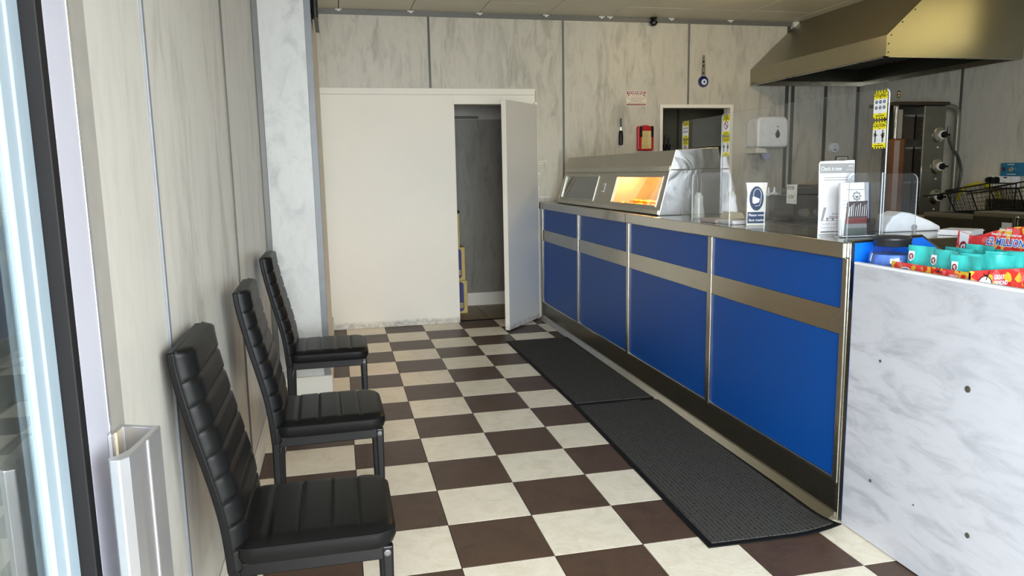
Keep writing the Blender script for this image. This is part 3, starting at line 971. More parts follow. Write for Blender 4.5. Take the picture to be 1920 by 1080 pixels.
xs = XS - 0.0035
sticker(Mleft(xs, 0.272, 1.598), 0.078, 0.112, 'stay', 'yellow stay alert sticker with six icons on the tall screen')
sticker(Mleft(xs, 0.270, 1.479), 0.078, 0.110, 'caution', 'upper-right yellow caution sticker with two figures below the stay alert sticker')
sticker(Mleft(xs, 1.517, 1.595), 0.080, 0.112, 'avoid', 'yellow avoid touching sticker on the far edge of the tall screen')
sticker(Mleft(xs, 1.515, 1.477), 0.080, 0.110, 'caution', 'yellow caution sticker beside the hatch below the avoid touching sticker')
xs = XS + 0.0265
sticker(Mleft(xs, 2.088, 1.600), 0.078, 0.112, 'stay', 'yellow sticker with six icons on the screen above the cabinet')
sticker(Mleft(xs, 2.088, 1.483), 0.078, 0.112, 'avoid', 'yellow avoid touching sticker overlapping the cabinet top')

# ------------------------------------------------------------------ things on the counter
ZW = 1.081


def shaker(x, y, label, h=0.142, r=0.036):
    o = thing('shaker', (x, y, ZW), label, 'shaker', 'white shakers on the counter')
    MB().lathe([(r * 0.9, 0), (r, 0.006), (r, 0.018), (r * 0.92, 0.024), (r * 0.95, 0.04), (r * 0.78, 0.07), (r * 0.68, 0.09), (r * 0.74, 0.112)], (x, y, ZW), 24).build('body', M_OFFW, o, smooth=True)
    MB().lathe([(r * 0.78, 0.112), (r * 0.72, 0.122), (r * 0.45, 0.134), (r * 0.40, 0.142), (r * 0.2, 0.144)], (x, y, ZW), 24).build('cap', M_OFFW, o, smooth=True)
    MB().lathe([(r * 1.01, 0.020), (r * 1.01, 0.026)], (x, y, ZW), 24, cap=False).build('ring', plain('straw_yellow_band', (206, 200, 160), 0.5), o)
    return o


shaker(1.287, 1.50, 'white waisted salt shaker in front of the foil cabinet end')
shaker(1.500, 1.52, 'white shaker standing behind the acrylic to the right of the foil end')


def book_stack(name, x0, x1, y0, y1, z, n, th, mat, label, cat, rotz=0.0):
    c = Vector(((x0 + x1) / 2, (y0 + y1) / 2, z))
    o = thing(name, c, label, cat)
    for k in range(n):
        dx, dy = random.uniform(-.003, .003), random.uniform(-.003, .003)
        B(x0 + dx, x1 + dx, y0 + dy, y1 + dy, z + k * th + 0.0005, z + (k + 1) * th).build('sheet', mat, o, 0.001)
    o.rotation_euler = (0, 0, rotz)
    return o


book_stack('napkin_stack', 1.18, 1.27, 1.10, 1.26, ZW, 4, 0.0045, plain('pinkish_paper', (196, 178, 172), 0.7), 'pinkish stack of paper in front of the white shaker', 'paper stack')
book_stack('card_stack', 1.20, 1.29, 0.96, 1.09, ZW, 4, 0.0045, M_PAPER, 'small white stack of cards left of the mask sign', 'paper stack')
o = MB().prism([(1.36, ZW), (1.47, ZW), (1.45, ZW + 0.035), (1.38, ZW + 0.04)], 'y', 1.30, 1.40).build('paper_bag_bundle', plain('cream_paper', (226, 218, 192), 0.7), None, 0.006)
tag(o, 'cream folded paper bundle behind the mask sign', 'paper bundle')

# face mask sign
Mm = frame((1.262, 0.85, ZW), (0.98, -0.22, 0), (0, 0.03, 1))
ms = MB(Mm).prism([(-0.046, 0), (0.044, 0), (0.046, 0.15), (0.052, 0.205), (-0.05, 0.206), (-0.044, 0.16)], 'z', -0.012, 0).build('mask_sign', M_OFFW, None, 0.001)
tag(ms, 'white counter sign with blue face mask symbol, wrapped in film', 'sign')
poly_print(Mm, ell(0, 0.130, 0.034, 0.058, 28), 0.0006, M_NAVY, ms, 'mask_symbol')
poly_print(Mm, rc(-0.042, 0.044, 0.012, 0.066), 0.0006, M_NAVY, ms, 'blue_field')
hd = MB(Mm)
hpts = [(0.004 + 0.019 * math.cos(a), 0.146 + 0.030 * math.sin(a)) for a in [PI * q / 10 for q in range(-1, 12)]]
hd.tube([(u, v, 0.0012) for u, v in hpts], 0.0014, 5)
hd.tube([(0.022, 0.137, 0.0012), (0.020, 0.112, 0.0012), (0.014, 0.096, 0.0012), (-0.006, 0.094, 0.0012)], 0.0014, 5)
hd.build('head_outline', M_PAPER, ms)
poly_print(Mm, [(-0.020, 0.138), (-0.012, 0.140), (0.016, 0.128), (0.012, 0.112), (-0.010, 0.104), (-0.019, 0.110)], 0.0012, M_PAPER, ms, 'mask_shape')
lettering(Mm, 'Please wear', 0.017, 0.001, 0.051, 0.0012, M_PAPER, ms, width=0.076, bold=0.0003)
lettering(Mm, 'face masks', 0.017, 0.001, 0.027, 0.0012, M_PAPER, ms, width=0.072, bold=0.0003)

# check in notice
Mk = frame((1.298, 0.30, ZW), (1, -0.10, 0), (0, 0.05, 1))
ck = MB(Mk).prism([(-0.075, 0), (0.078, 0), (0.078, 0.300), (-0.070, 0.297), (-0.076, 0.288)], 'z', -0.005, 0).build('check_in_notice', M_PAPER, None, 0.0008)
tag(ck, 'tall white check in now notice behind the leaflets', 'notice')
poly_print(Mk, rc(-0.073, 0.076, 0.248, 0.288), 0.0006, M_GREYP, ck, 'grey_header')
lettering(Mk, 'Check in now', 0.024, -0.068, 0.266, 0.0012, M_PAPER, ck, align='LEFT', width=0.088)
lettering(Mk, 'NHS', 0.011, 0.060, 0.276, 0.0012, M_PAPER, ck, width=0.020, shear=0.2)
lettering(Mk, 'Test and Trace', 0.007, 0.056, 0.262, 0.0012, M_PAPER, ck, width=0.030)
for v, a, b in ((0.231, -0.055, 0.050), (0.221, -0.055, 0.058), (0.083, -0.018, 0.03), (0.066, -0.03, 0.05), (0.072, -0.03, 0.04)):
    poly_print(Mk, rc(a, b, v - 0.0022, v + 0.0012), 0.0006, M_GREYP, ck, 'print')
for a in ([(-0.066, 0.056), (-0.056, 0.056), (-0.042, 0.110), (-0.054, 0.110)], rc(-0.042, -0.033, 0.056, 0.068), rc(-0.018, -0.009, 0.056, 0.068)):
    poly_print(Mk, a, 0.0006, M_GREYP, ck, 'print')
poly_print(Mk, rc(-0.07, 0.07, 0.0545, 0.056), 0.0006, M_GREYP, ck, 'print')
lettering(Mk, 'The NHS Covid-19 app helps', 0.011, -0.066, 0.042, 0.0008, M_GREYP, ck, align='LEFT', width=0.125)
lettering(Mk, 'stop the spread of the virus', 0.011, -0.066, 0.028, 0.0008, M_GREYP, ck, align='LEFT', width=0.125)
poly_print(Mk, rc(-0.066, 0.04, 0.008, 0.012), 0.0008, M_STRIPD, ck, 'print')

# leaflet holder and leaflets
Mh = frame((1.292, 0.165, ZW), (1, -0.05, 0), (0.10, 0.12, 1))
lh = thing('leaflet_holder', (1.292, 0.165, ZW), 'clear leaflet holder at the near end of the counter', 'holder')
MB(Mh).prism([(-0.075, 0.004), (0.075, 0.004), (0.078, 0.17), (-0.07, 0.17)], 'z', -0.024, -0.021, 1).build('back', [M_ACR, M_ACRE], lh)
MB(Mh).prism([(-0.075, 0.004), (0.075, 0.004), (0.075, 0.07), (-0.075, 0.07)], 'z', 0.016, 0.019, 1).build('front', [M_ACR, M_ACRE], lh)
MB(Mh).box(-0.075, 0.075, 0.0, 0.004, -0.024, 0.019).build('base', M_ACRE, lh)
l1 = MB(Mh).prism([(-0.066, 0.006), (0.06, 0.006), (0.066, 0.214), (-0.056, 0.212)], 'z', -0.018, -0.006).build('leaflet', M_PAPER)
tag(l1, 'tall white folded leaflet with grey crest in the holder', 'leaflet')
lettering(Mh, 'CLASSIC MOBILITY SCOOTERS', 0.006, 0.006, 0.185, -0.005, M_GREYP, l1, width=0.07) if False else poly_print(Mh, rc(-0.03, 0.044, 0.184, 0.187), -0.0052, M_GREYP, l1, 'print')
star = []
for q in range(16):
    a = 2 * PI * q / 16 + PI / 2; r_ = 0.021 if q % 2 == 0 else 0.016
    star.append((0.012 + r_ * math.cos(a), 0.160 + r_ * math.sin(a)))
poly_print(Mh, star, -0.0052, M_GREYP, l1, 'crest')
poly_print(Mh, ell(0.012, 0.160, 0.011, 0.010, 16), -0.0048, M_PAPER, l1, 'crest')
poly_print(Mh, [(0.002, 0.160), (0.022, 0.160), (0.012, 0.151)], -0.0044, M_STRIPD, l1, 'crest')
for v in (0.14, 0.126, 0.112):
    poly_print(Mh, rc(-0.05, -0.028, v, v + 0.006), -0.0052, M_LGREYP, l1, 'print')
l2 = MB(Mh).prism([(-0.052, 0.006), (0.050, 0.006), (0.052, 0.140), (-0.032, 0.138)], 'z', 0.0, 0.005).build('leaflet', plain('dark_brown_print', (72, 62, 64), 0.45))
tag(l2, 'short dark leaflet with red band in front of the white leaflet', 'leaflet')
poly_print(Mh, [(-0.046, 0.052), (0.050, 0.052), (0.050, 0.072), (-0.043, 0.072)], 0.0056, plain('leaflet_red', (168, 64, 66), 0.5), l2, 'red_band')
poly_print(Mh, [(-0.052, 0.006), (0.050, 0.006), (0.050, 0.052), (-0.046, 0.052)], 0.0056, plain('leaflet_photo', (128, 142, 138), 0.5), l2, 'photo')
poly_print(Mh, [(-0.044, 0.034), (0.046, 0.034), (0.046, 0.050), (-0.042, 0.050)], 0.0060, M_LGREYP, l2, 'photo')
for q in range(9):
    u = -0.034 + q * 0.0095
    b_ = 0.003 if q < 2 else 0.0016
    poly_print(Mh, [(u, 0.080), (u + b_ * 1.2, 0.080), (u + b_ * 1.2 + 0.006, 0.118 + 0.012 * ((q * 7) % 3) / 2), (u + 0.006, 0.118 + 0.012 * ((q * 7) % 3) / 2)], 0.0056, M_PAPER, l2, 'print')
l3 = MB(Mh).prism([(0.060, 0.006), (0.070, 0.006), (0.075, 0.206), (0.064, 0.206)], 'z', -0.020, -0.008).build('leaflet', M_NAVY)
tag(l3, 'dark edged leaflets at the right side of the holder', 'leaflet')

# sauce bottles, knife, dark cooker, terminal, card on screen
for k, (x, y, lab, fill) in enumerate(((1.600, 1.30, 'clear squeeze bottle behind the mask sign with pale contents', (214, 214, 206)), (1.672, 1.36, 'clear squeeze bottle with yellow oil in the bottom', (206, 180, 30)))):
    o = thing('squeeze_bottle', (x, y, ZW), lab, 'bottle', 'squeeze bottles behind the screens')
    MB().lathe([(0.028, 0), (0.030, 0.004), (0.030, 0.11), (0.024, 0.125)], (x, y, ZW), 18).build('body', mat_clear('cloudy_plastic_%d' % k, (0.80, 0.82, 0.80), 1.0, 0.2), o, smooth=True)
    MB().lathe([(0.027, 0.002), (0.0275, 0.028)], (x, y, ZW), 18).build('contents', plain('bottle_fill_%d' % k, fill, 0.4), o, smooth=True)
    MB().lathe([(0.026, 0.124), (0.024, 0.134), (0.008, 0.140), (0.003, 0.168)], (x, y, ZW), 18).build('nozzle', M_WPL, o, smooth=True)
kn = thing('chef_knife', (1.725, 1.34, ZW), 'black handled knife propped beside the oil bottle', 'knife')
MB().tube([(1.708, 1.34, ZW + 0.002), (1.722, 1.34, ZW + 0.07), (1.730, 1.34, ZW + 0.11)], [0.011, 0.010, 0.006], 8).build('handle', M_BLACKM, kn)
MB().tube([(1.730, 1.34, ZW + 0.105), (1.745, 1.34, ZW + 0.165)], [0.005, 0.002], 6).build('blade', M_CHROME, kn)
bk = thing('countertop_cooker', (1.64, 1.02, ZW), 'dark glossy countertop cooker with two chrome knobs behind the low guard', 'cooker')
B(1.545, 1.76, 0.98, 1.20, ZW + 0.016, 1.214).build('body', plain('dark_brown_gloss', (30, 24, 18), 0.12, 0.0, 0.7), bk, 0.004)
B(1.56, 1.745, 0.995, 1.185, ZW, ZW + 0.018).build('feet_plate', M_BLACKM, bk)
for x in (1.605, 1.695):
    MB().lathe([(0.022, 0.0), (0.022, -0.010), (0.019, -0.014), (0.019, -0.022)], (x, 0.98, 1.128), 20, 'y').build('knob', M_CHROME, bk, smooth=True)
pt2 = thing('card_terminal', (1.70, 1.12, 1.214), 'grey angular terminal on top of the dark cooker', 'terminal')
MB().prism([(1.60, 1.216), (1.785, 1.216), (1.785, 1.276), (1.70, 1.266), (1.69, 1.250), (1.60, 1.246)], 'y', 1.04, 1.18).build('body', plain('dark_grey_plastic', (70, 68, 66), 0.45), pt2, 0.004)
B(1.61, 1.675, 1.05, 1.17, 1.246, 1.252).build('paper_flap', M_STRIPD, pt2, 0.002)
Mc = Mleft(XS + 0.004, 0.862, 1.2265)
Mc = frame((XS - 0.0035, 0.862, 1.2265), (0, -1, 0), (0, 0, 1))
cd = MB(Mc).prism(rc(-0.042, 0.042, -0.046, 0.046), 'z', 0, 0.001).build('menu_card', M_OFFW)
tag(cd, 'small white handwritten card stuck on the tall screen', 'card')
scr = MB(Mc)
for pts in ([(-0.03, 0.022), (-0.028, 0.038)], [(-0.030, 0.038), (-0.020, 0.040)], [(-0.03, 0.030), (-0.022, 0.031)], [(-0.016, 0.022), (-0.014, 0.038)], [(0.0, 0.040), (-0.008, 0.036), (0.0, 0.028), (-0.009, 0.023)], [(0.006, 0.022), (0.008, 0.040)], [(0.007, 0.031), (0.014, 0.031)], [(0.013, 0.022), (0.017, 0.040)],
            [(-0.010, -0.004), (-0.024, -0.008), (-0.022, -0.020), (-0.008, -0.018)], [(-0.002, -0.020), (0.000, -0.002)], [(0.0, -0.012), (0.008, -0.010), (0.008, -0.018)], [(0.014, -0.004), (0.010, -0.018), (0.018, -0.016)]):
    scr.tube([(u, v, 0.0014) for u, v in pts], 0.0011, 5)
scr.build('handwriting', M_STRIPD, cd)
for v in (0.005, -0.003, -0.03, -0.036):
    poly_print(Mc, rc(0.020, 0.036, v, v + 0.002), 0.0014, M_GREYP, cd, 'print')

# white moulded plastic cover and papers on the counter end
wc = thing('plastic_cover', (1.66, 0.33, ZW), 'white moulded plastic cover behind the blue counter end', 'cover')
MB().prism([(1.520, ZW), (1.527, 1.110), (1.556, 1.148), (1.598, 1.164), (1.64, 1.158), (1.74, 1.122), (1.79, 1.098), (1.79, ZW)], 'y', 0.28, 0.38).build('shell', M_WPL, wc, 0.012, seg=3)
MB().lathe([(0.013, 0), (0.013, -0.004), (0.009, -0.006)], (1.655, 0.279, 1.098), 18, 'y').build('button', M_GREYP, wc)
book_stack('paper_pile', 1.64, 1.78, 0.03, 0.15, ZW, 5, 0.004, M_PAPER, 'white paper pile on the counter beside the blue end panel', 'paper stack', 0.5)

# ------------------------------------------------------------------ marble fronted display table at the counter end
dt = thing('display_table', (1.5, -0.9, 0), 'display table with pale grey marble front panel beside the blue counter', 'table')
B(XC - 0.004, XC + 0.012, -1.75, -0.047, 0.004, 1.004).build('front_panel', M_PANEL, dt, 0.001)
B(XC - 0.005, XC + 0.013, -1.75, -0.046, 1.003, 1.013).build('edge_strip', M_WPL, dt, 0.002)
B(XC + 0.012, 2.0, -1.75, -0.047, 0.835, 0.855).build('shelf', M_WPL, dt, 0.002)
for y in (-1.72, -0.075):
    B(1.94, 1.98, y - 0.02, y + 0.02, 0, 0.835).build('leg', M_WPL, dt, 0.002)
for k, (y, z, r) in enumerate(((-0.210, 0.681, 0.0055), (-0.589, 0.686, 0.0105), (-0.194, 0.234, 0.006), (-0.405, 0.235, 0.003), (-0.628, 0.236, 0.0085))):
    MB().lathe([(r, 0), (r, -0.002), (r * 0.7, -0.003)], (XC - 0.004, y, z), 12, 'x').build('screw', M_STRIPD, dt)

# clear jar of blue cleaner
ZS = 0.856
jx, jy = 1.238, -0.103
jar = thing('plastic_jar', (jx, jy, ZS), 'clear bulbous jar with black screw lid beside the sweets box', 'jar')
MB().lathe([(0.056, 0.0), (0.068, 0.006), (0.071, 0.03), (0.073, 0.10), (0.077, 0.140), (0.078, 0.165), (0.074, 0.190), (0.062, 0.208), (0.057, 0.216)], (jx, jy, ZS), 32).build('body', M_JAR, jar, smooth=True)
MB().lathe([(0.050, 0.003), (0.064, 0.010), (0.068, 0.03), (0.069, 0.10), (0.073, 0.14), (0.074, 0.165), (0.068, 0.188)], (jx, jy, ZS), 32).build('contents', plain('blue_powder', (96, 132, 200), 0.7, 0, None, 0.25, 30), jar, smooth=True)
MB().lathe([(0.060, 0.216), (0.062, 0.218), (0.062, 0.236), (0.064, 0.238), (0.064, 0.246), (0.060, 0.250), (0.054, 0.251)], (jx, jy, ZS), 32).build('lid', plain('black_ribbed_plastic', (34, 36, 40), 0.4), jar, smooth=True)

# charity sweets box
bx0, bx1, by0, by1, bz = 1.172, 1.500, -0.520, -0.225, 1.034
bx = thing('sweets_box', (1.33, -0.36, ZS), 'red fruit-printed charity sweets box with arched header card', 'box')
side = MB().box(bx0, bx0 + 0.004, by0, -0.184, ZS, bz - 0.005)
sd = side.build('side_panel', M_SWEETS, bx)
fp_ = B(bx0, bx1, by0, by0 + 0.004, ZS, bz).build('front_panel', M_SWEETS, bx)
B(bx0, bx1, -0.188, -0.184, ZS, 1.0).build('back_panel', M_SWEETS, bx)
B(bx0, bx1, by0, -0.184, ZS, ZS + 0.004).build('base_panel', M_SWEETS, bx)
# inner blue lining flaps
B(bx0 + 0.004, bx0 + 0.030, by0 + 0.004, -0.189, bz - 0.014, bz - 0.010).build('lining_flap', plain('blue_card', (86, 150, 190), 0.5), bx)
# arched header standing at the back (x = bx1 side), facing the customers
Mhd = frame((1.500, -0.285, ZS), (0, -1, 0), (0.05, 0, 1))
arch = [(-0.185, 0.0), (0.20, 0.0), (0.20, 0.250)]
arch += [(0.20 - 0.285 * q / 10, 0.262 + 0.036 * math.sin(PI * (0.22 + 0.78 * q / 10)) - 0.012 * (q / 10)) for q in range(1, 11)]
arch += [(-0.110, 0.246), (-0.180, 0.262)]
hd = MB(Mhd).prism(arch, 'z', -0.003, 0.0).build('header_card', M_SWEETS, bx)
z = 0.0006
poly_print(Mhd, [(-0.172, 0.259), (-0.128, 0.250), (-0.132, 0.200), (-0.150, 0.178), (-0.168, 0.196)], z, M_PAPER, hd, 'white_shield')
poly_print(Mhd, ell(-0.150, 0.203, 0.017, 0.022, 24), z + 0.0005, M_DRED, hd, 'logo_disc')
lettering(Mhd, 'q', 0.044, -0.150, 0.207, z + 0.0009, M_PAPER, hd, bold=0.0012)
sub = [('Since 2003', 0.013, 0.022, 0.277, 0.05), ('Sweets for Life has raised over', 0.013, 0.026, 0.261, 0.120)]
for s_, sz, u, v, w in sub:
    lettering(Mhd, s_, sz, u, v, z + 0.0004, M_PAPER, hd, width=w, bold=0.0003)
lettering(Mhd, '\u00a32 MILLION', 0.034, 0.024, 0.234, z + 0.0003, M_PAPER, hd, width=0.158, bold=0.0030, shear=0.15)
lettering(Mhd, '\u00a32 MILLION', 0.034, 0.024, 0.234, z + 0.0008, plain('royal_blue_print', (44, 100, 184), 0.4), hd, width=0.152, bold=0.0007, shear=0.15)
lettering(Mhd, 'IN AID OF', 0.013, 0.062, 0.196, z + 0.0004, M_DRED, hd, width=0.05, bold=0.0002)
lettering(Mhd, 'GREAT', 0.024, 0.062, 0.172, z + 0.0004, M_PAPER, hd, width=0.068, bold=0.0010)
# front panel print (faces the shopfront)
Mfp = frame(((bx0 + bx1) / 2, by0, ZS), (1, 0, 0), (0, 0, 1))
poly_print(Mfp, ell(-0.108, 0.128, 0.026, 0.030, 24), 0.0006, M_PAPER, fp_, 'drawn_face')
fl = MB(Mfp)
fl.tube([(-0.108 + 0.027 * math.cos(a), 0.129 + 0.032 * math.sin(a), 0.001) for a in [PI * q / 10 for q in range(0, 11)]], 0.0013, 5)
fl.tube([(-0.116, 0.167, 0.001), (-0.098, 0.161, 0.001)], 0.0015, 5); fl.tube([(-0.104, 0.148, 0.001), (-0.094, 0.176, 0.001)], 0.0015, 5)
fl.build('drawn_hair', M_INK, fp_)
lettering(Mfp, 'IN AID OF', 0.010, -0.075, 0.168, 0.0008, M_DRED, fp_, align='LEFT', width=0.030)
for s_, v, w in (('GREAT', 0.154, 0.038), ('ORMOND', 0.136, 0.052), ('STREET', 0.118, 0.046)):
    lettering(Mfp, s_, 0.019, -0.075, v, 0.0008, M_PAPER, fp_, align='LEFT', width=w, bold=0.0007)
# side panel print (faces the customers)
Msp = frame((bx0, -0.3425, ZS), (0, -1, 0), (0, 0, 1))
poly_print(Msp, ell(-0.09, 0.136, 0.032, 0.024, 24), 0.0006, M_PAPER, sd, 'oval_badge')
poly_print(Msp, ell(-0.09, 0.135, 0.029, 0.021, 24), 0.0010, plain('badge_blue', (60, 110, 170), 0.4), sd, 'oval_badge')
lettering(Msp, 'GREAT', 0.016, 0.115, 0.152, 0.0008, M_PAPER, sd, width=0.036, bold=0.0006)
sh = MB(Msp)
sh.tube([(0.042, 0.164, 0.001), (0.066, 0.160, 0.001)], 0.0015, 5); sh.tube([(0.052, 0.158, 0.001), (0.062, 0.174, 0.001)], 0.0015, 5)
sh.build('drawn_hair', M_INK, sd)


def packet_mesh(seed, w=0.112, h=0.205, t=0.020):
    mb = MB()
    nu, nv = 10, 12
    rnd = random.Random(seed)
    ph = rnd.uniform(0, 6)
    for side_ in (1, -1):
        vs = []
        for b in range(nv + 1):
            for a in range(nu + 1):
                u = -w / 2 + w * a / nu; v = h * b / nv
                bulge = max(0.0, math.sin(PI * min(1, v / (h * 0.78)))) ** 0.6 if v < h * 0.78 else 0.0
                wb_ = (1 - (2 * a / nu - 1) ** 4)
                wave = 0.004 * math.sin(u * 70 + ph) * (v / h) + 0.002 * math.sin(u * 160 + v * 90 + ph * 2)
                vs.append((u * (1 - 0.05 * bulge), side_ * (0.0008 + t / 2 * bulge * wb_) + wave, v))
        fs = [(b * (nu + 1) + a, b * (nu + 1) + a + 1, (b + 1) * (nu + 1) + a + 1, (b + 1) * (nu + 1) + a) for b in range(nv) for a in range(nu)]
        mb.add(vs, fs)
    return mb


pk = []
for sd_ in (1, 2, 3):
    o = packet_mesh(sd_).build('sweet_packet', M_TEAL, None, smooth=True, origin=(0, 0, 0))
    Mp = frame((0, -0.0035, 0.155), (1, 0, 0), (0, 0.02, 1))
    o_l = poly_print(Mp, [(-0.040, 0.030), (-0.016, 0.030), (-0.016, 0.006), (-0.028, -0.006), (-0.040, 0.006)], 0.012, M_PAPER, o, 'white_shield')
    poly_print(Mp, ell(-0.028, 0.012, 0.0095, 0.0105, 18), 0.0126, M_DRED, o, 'logo_disc')
    lettering(Mp, 'q', 0.019, -0.028, 0.014, 0.0130, M_PAPER, o, bold=0.0006)
    pk.append(o)
spots = [  # x, y, z lift, turn, lean, label
    (1.215, -0.255, 0.014, -1.45, 0.10, 'teal sweet packet nearest the clear jar'),
    (1.220, -0.352, 0.010, -1.60, 0.06, 'middle teal sweet packet along the left side of the box'),
    (1.222, -0.448, 0.000, -1.50, 0.02, 'front left corner teal sweet packet in the box'),
    (1.262, -0.452, 0.004, -1.35, 0.0, 'teal sweet packet just right of the front corner packet'),
    (1.322, -0.455, 0.000, -1.15, 0.05, 'teal sweet packet in the middle of the front row'),
    (1.360, -0.452, 0.006, -1.2, 0.05, 'second teal packet from the right in the front row'),
    (1.397, -0.455, -0.004, -1.1, 0.08, 'right-hand teal packet of the front row'),
    (1.432, -0.452, 0.004, -1.2, 0.1, 'rightmost teal packet at the picture edge'),
    (1.310, -0.290, 0.008, -1.75, 0.12, 'teal packet behind the one nearest the jar'),
    (1.284, -0.385, 0.012, -1.62, 0.08, 'teal packet standing in the centre of the box'),
    (1.352, -0.262, 0.004, -1.6, 0.05, 'rearmost teal packet below the blue end panel'),
    (1.385, -0.335, 0.018, -1.55, 0.02, 'tallest teal packet sticking up in front of the header card'),
    (1.425, -0.325, 0.004, -1.5, 0.05, 'teal packet below the word great on the header'),
    (1.450, -0.260, 0.002, -1.5, 0.03, 'teal packet tucked against the white shield of the header'),
    (1.468, -0.380, -0.004, -1.55, 0.04, 'teal packet flat against the header card on the right'),
]
for k, (x, y, dz, rz, lean, lab) in enumerate(spots):
    src = pk[k % 3]
    o = src if k < 3 else copy_tree(src)
    o.location = (x, y, ZS + 0.010 + dz); o.rotation_euler = (-lean, 0, rz)
    tag(o, lab, 'packet', 'teal sweet packets in the charity box')

# ------------------------------------------------------------------ extractor hood
hood = thing('extractor_hood', (3.8, 3.4, 2.14), 'large stainless extractor hood with sloping side above the fryers', 'extractor hood')
hx0, hy0, hy1 = 3.230, 2.480, YB - 0.012
MB().prism([(hx0, 2.137), (hx0 + 0.004, 2.137), (hx0 + 0.004, 2.285), (hx0, 2.285)], 'y', hy0, hy1).build('side_rim', M_HOOD, hood)
MB().prism([(hx0, 2.283), (hx0 + 0.006, 2.279), (3.731, 2.729), (3.725, 2.733)], 'y', hy0, hy1).build('sloping_side', M_HOOD, hood)
MB().prism([(hx0, 2.137), (XR - 0.008, 2.137), (XR - 0.008, 2.733), (3.727, 2.733), (hx0, 2.284)], 'y', hy0 - 0.004, hy0).build('end_panel', M_HOOD, hood)
B(hx0, XR - 0.008, hy0, hy0 + 0.03, 2.133, 2.140).build('bottom_lip', M_STEELTRIM, hood)
B(hx0, hx0 + 0.03, hy0, hy1, 2.133, 2.140).build('bottom_lip', M_STEELTRIM, hood)
B(hx0 + 0.03, XR - 0.008, hy1 - 0.03, hy1, 2.133, 2.175).build('bottom_lip', M_STEELTRIM, hood)
B(XR - 0.035, XR - 0.008, hy0 + 0.03, hy1 - 0.03, 2.133, 2.175).build('bottom_lip', M_STEELTRIM, hood)
for k in range(4):
    y = hy0 + 0.08 + k * 0.44
    fl_ = B(3.60, XR - 0.06, y, y + 0.41, 2.30, 2.325).build('grease_filter', M_DARKIN, hood)
    for q in range(5):
        B(3.61, XR - 0.07, y + 0.03 + q * 0.08, y + 0.06 + q * 0.08, 2.288, 2.300).build('baffle', M_STRIPD, fl_)
B(hx0 + 0.02, XR - 0.010, hy1 - 0.006, hy1 - 0.001, 2.14, 2.30).build('back_lining', plain('dimmed_lining_steel', (62, 60, 52), 0.4, 0.7), hood)  # lining sheets coloured dark for the dimness inside the hood
B(XR - 0.014, XR - 0.009, hy0 + 0.01, hy1 - 0.01, 2.14, 2.72).build('wall_lining', plain('dimmed_lining_steel', (62, 60, 52), 0.4, 0.7), hood)
B(3.36, XR - 0.008, hy0, hy1, 2.36, 2.366).build('inner_tray', M_DARKIN, hood)
for (x, zz) in ((3.243, 2.165), (3.243, 2.225), (3.262, 2.285), (3.35, 2.378), (3.45, 2.468), (3.55, 2.556), (3.65, 2.646)):
    MB().lathe([(0.006, 0), (0.006, -0.002), (0.003, -0.004)], (x + 0.006, hy0 - 0.004, zz), 10, 'y').build('rivet', M_STRIPD, hood)
for (x, zz) in ((4.10, 2.40), (4.14, 2.35), (4.18, 2.31), (4.24, 2.26)):
    MB().lathe([(0.004, 0), (0.003, -0.003)], (x, hy0 - 0.004, zz), 8, 'y').build('rivet', M_CHROME, hood)
MB(Matrix.Identity(4)).box(hx0 - 0.002, hx0, hy1 - 0.09, hy1 - 0.03, 2.142, 2.165).build('maker_plate', M_STRIP, hood)
B(3.66, 3.71, YB - 0.05, YB - 0.012, 2.68, 2.73).build('bracket', M_OFFW, hood, 0.003)

# backlit yellow menu sign high on the right wall (mirrored in the hood's end panel)
mn = thing('menu_light_box', (XR - 0.05, 1.2, 2.26), 'backlit yellow menu light box high on the right wall', 'light box')
B(XR - 0.09, XR - 0.004, 0.30, 2.05, 2.26, 2.72).build('case', M_ALU, mn, 0.004)
B(XR - 0.094, XR - 0.090, 0.33, 2.02, 2.29, 2.69).build('lit_face', mat_emit('backlit_yellow_acrylic', (255, 238, 170), 0.58), mn)
for k in range(5):
    for q in range(3):
        y0 = 1.93 - q * 0.52
        B(XR - 0.0955, XR - 0.0940, y0 - 0.26 - 0.03 * ((k * 3 + q) % 3), y0, 2.33 + k * 0.068, 2.353 + k * 0.068).build('menu_line', M_STRIPD, mn)

# warm ceiling lamp above the serving side
cl = thing('ceiling_lamp', (2.45, 2.90, 2.66), 'round warm ceiling lamp above the serving side of the counter', 'lamp')
MB().lathe([(0.11, 2.735), (0.11, 2.70), (0.10, 2.69)], (2.45, 2.90, 0), 28).build('rim', M_OFFW, cl, smooth=True)
MB().lathe([(0.095, 2.689), (0.09, 2.67), (0.05, 2.655), (0.01, 2.652)], (2.45, 2.90, 0), 28).build('diffuser', mat_emit('warm_opal_glass', (255, 214, 130), 1.6), cl, smooth=True)
pl_ = bpy.data.lights.new('ceiling_lamp_glow', 'POINT'); pl_.energy = 4.0; pl_.color = (1.0, 0.78, 0.42); pl_.shadow_soft_size = 0.08
po = bpy.data.objects.new('ceiling_lamp_glow', pl_); C.objects.link(po); po.location = (2.45, 2.90, 2.60)

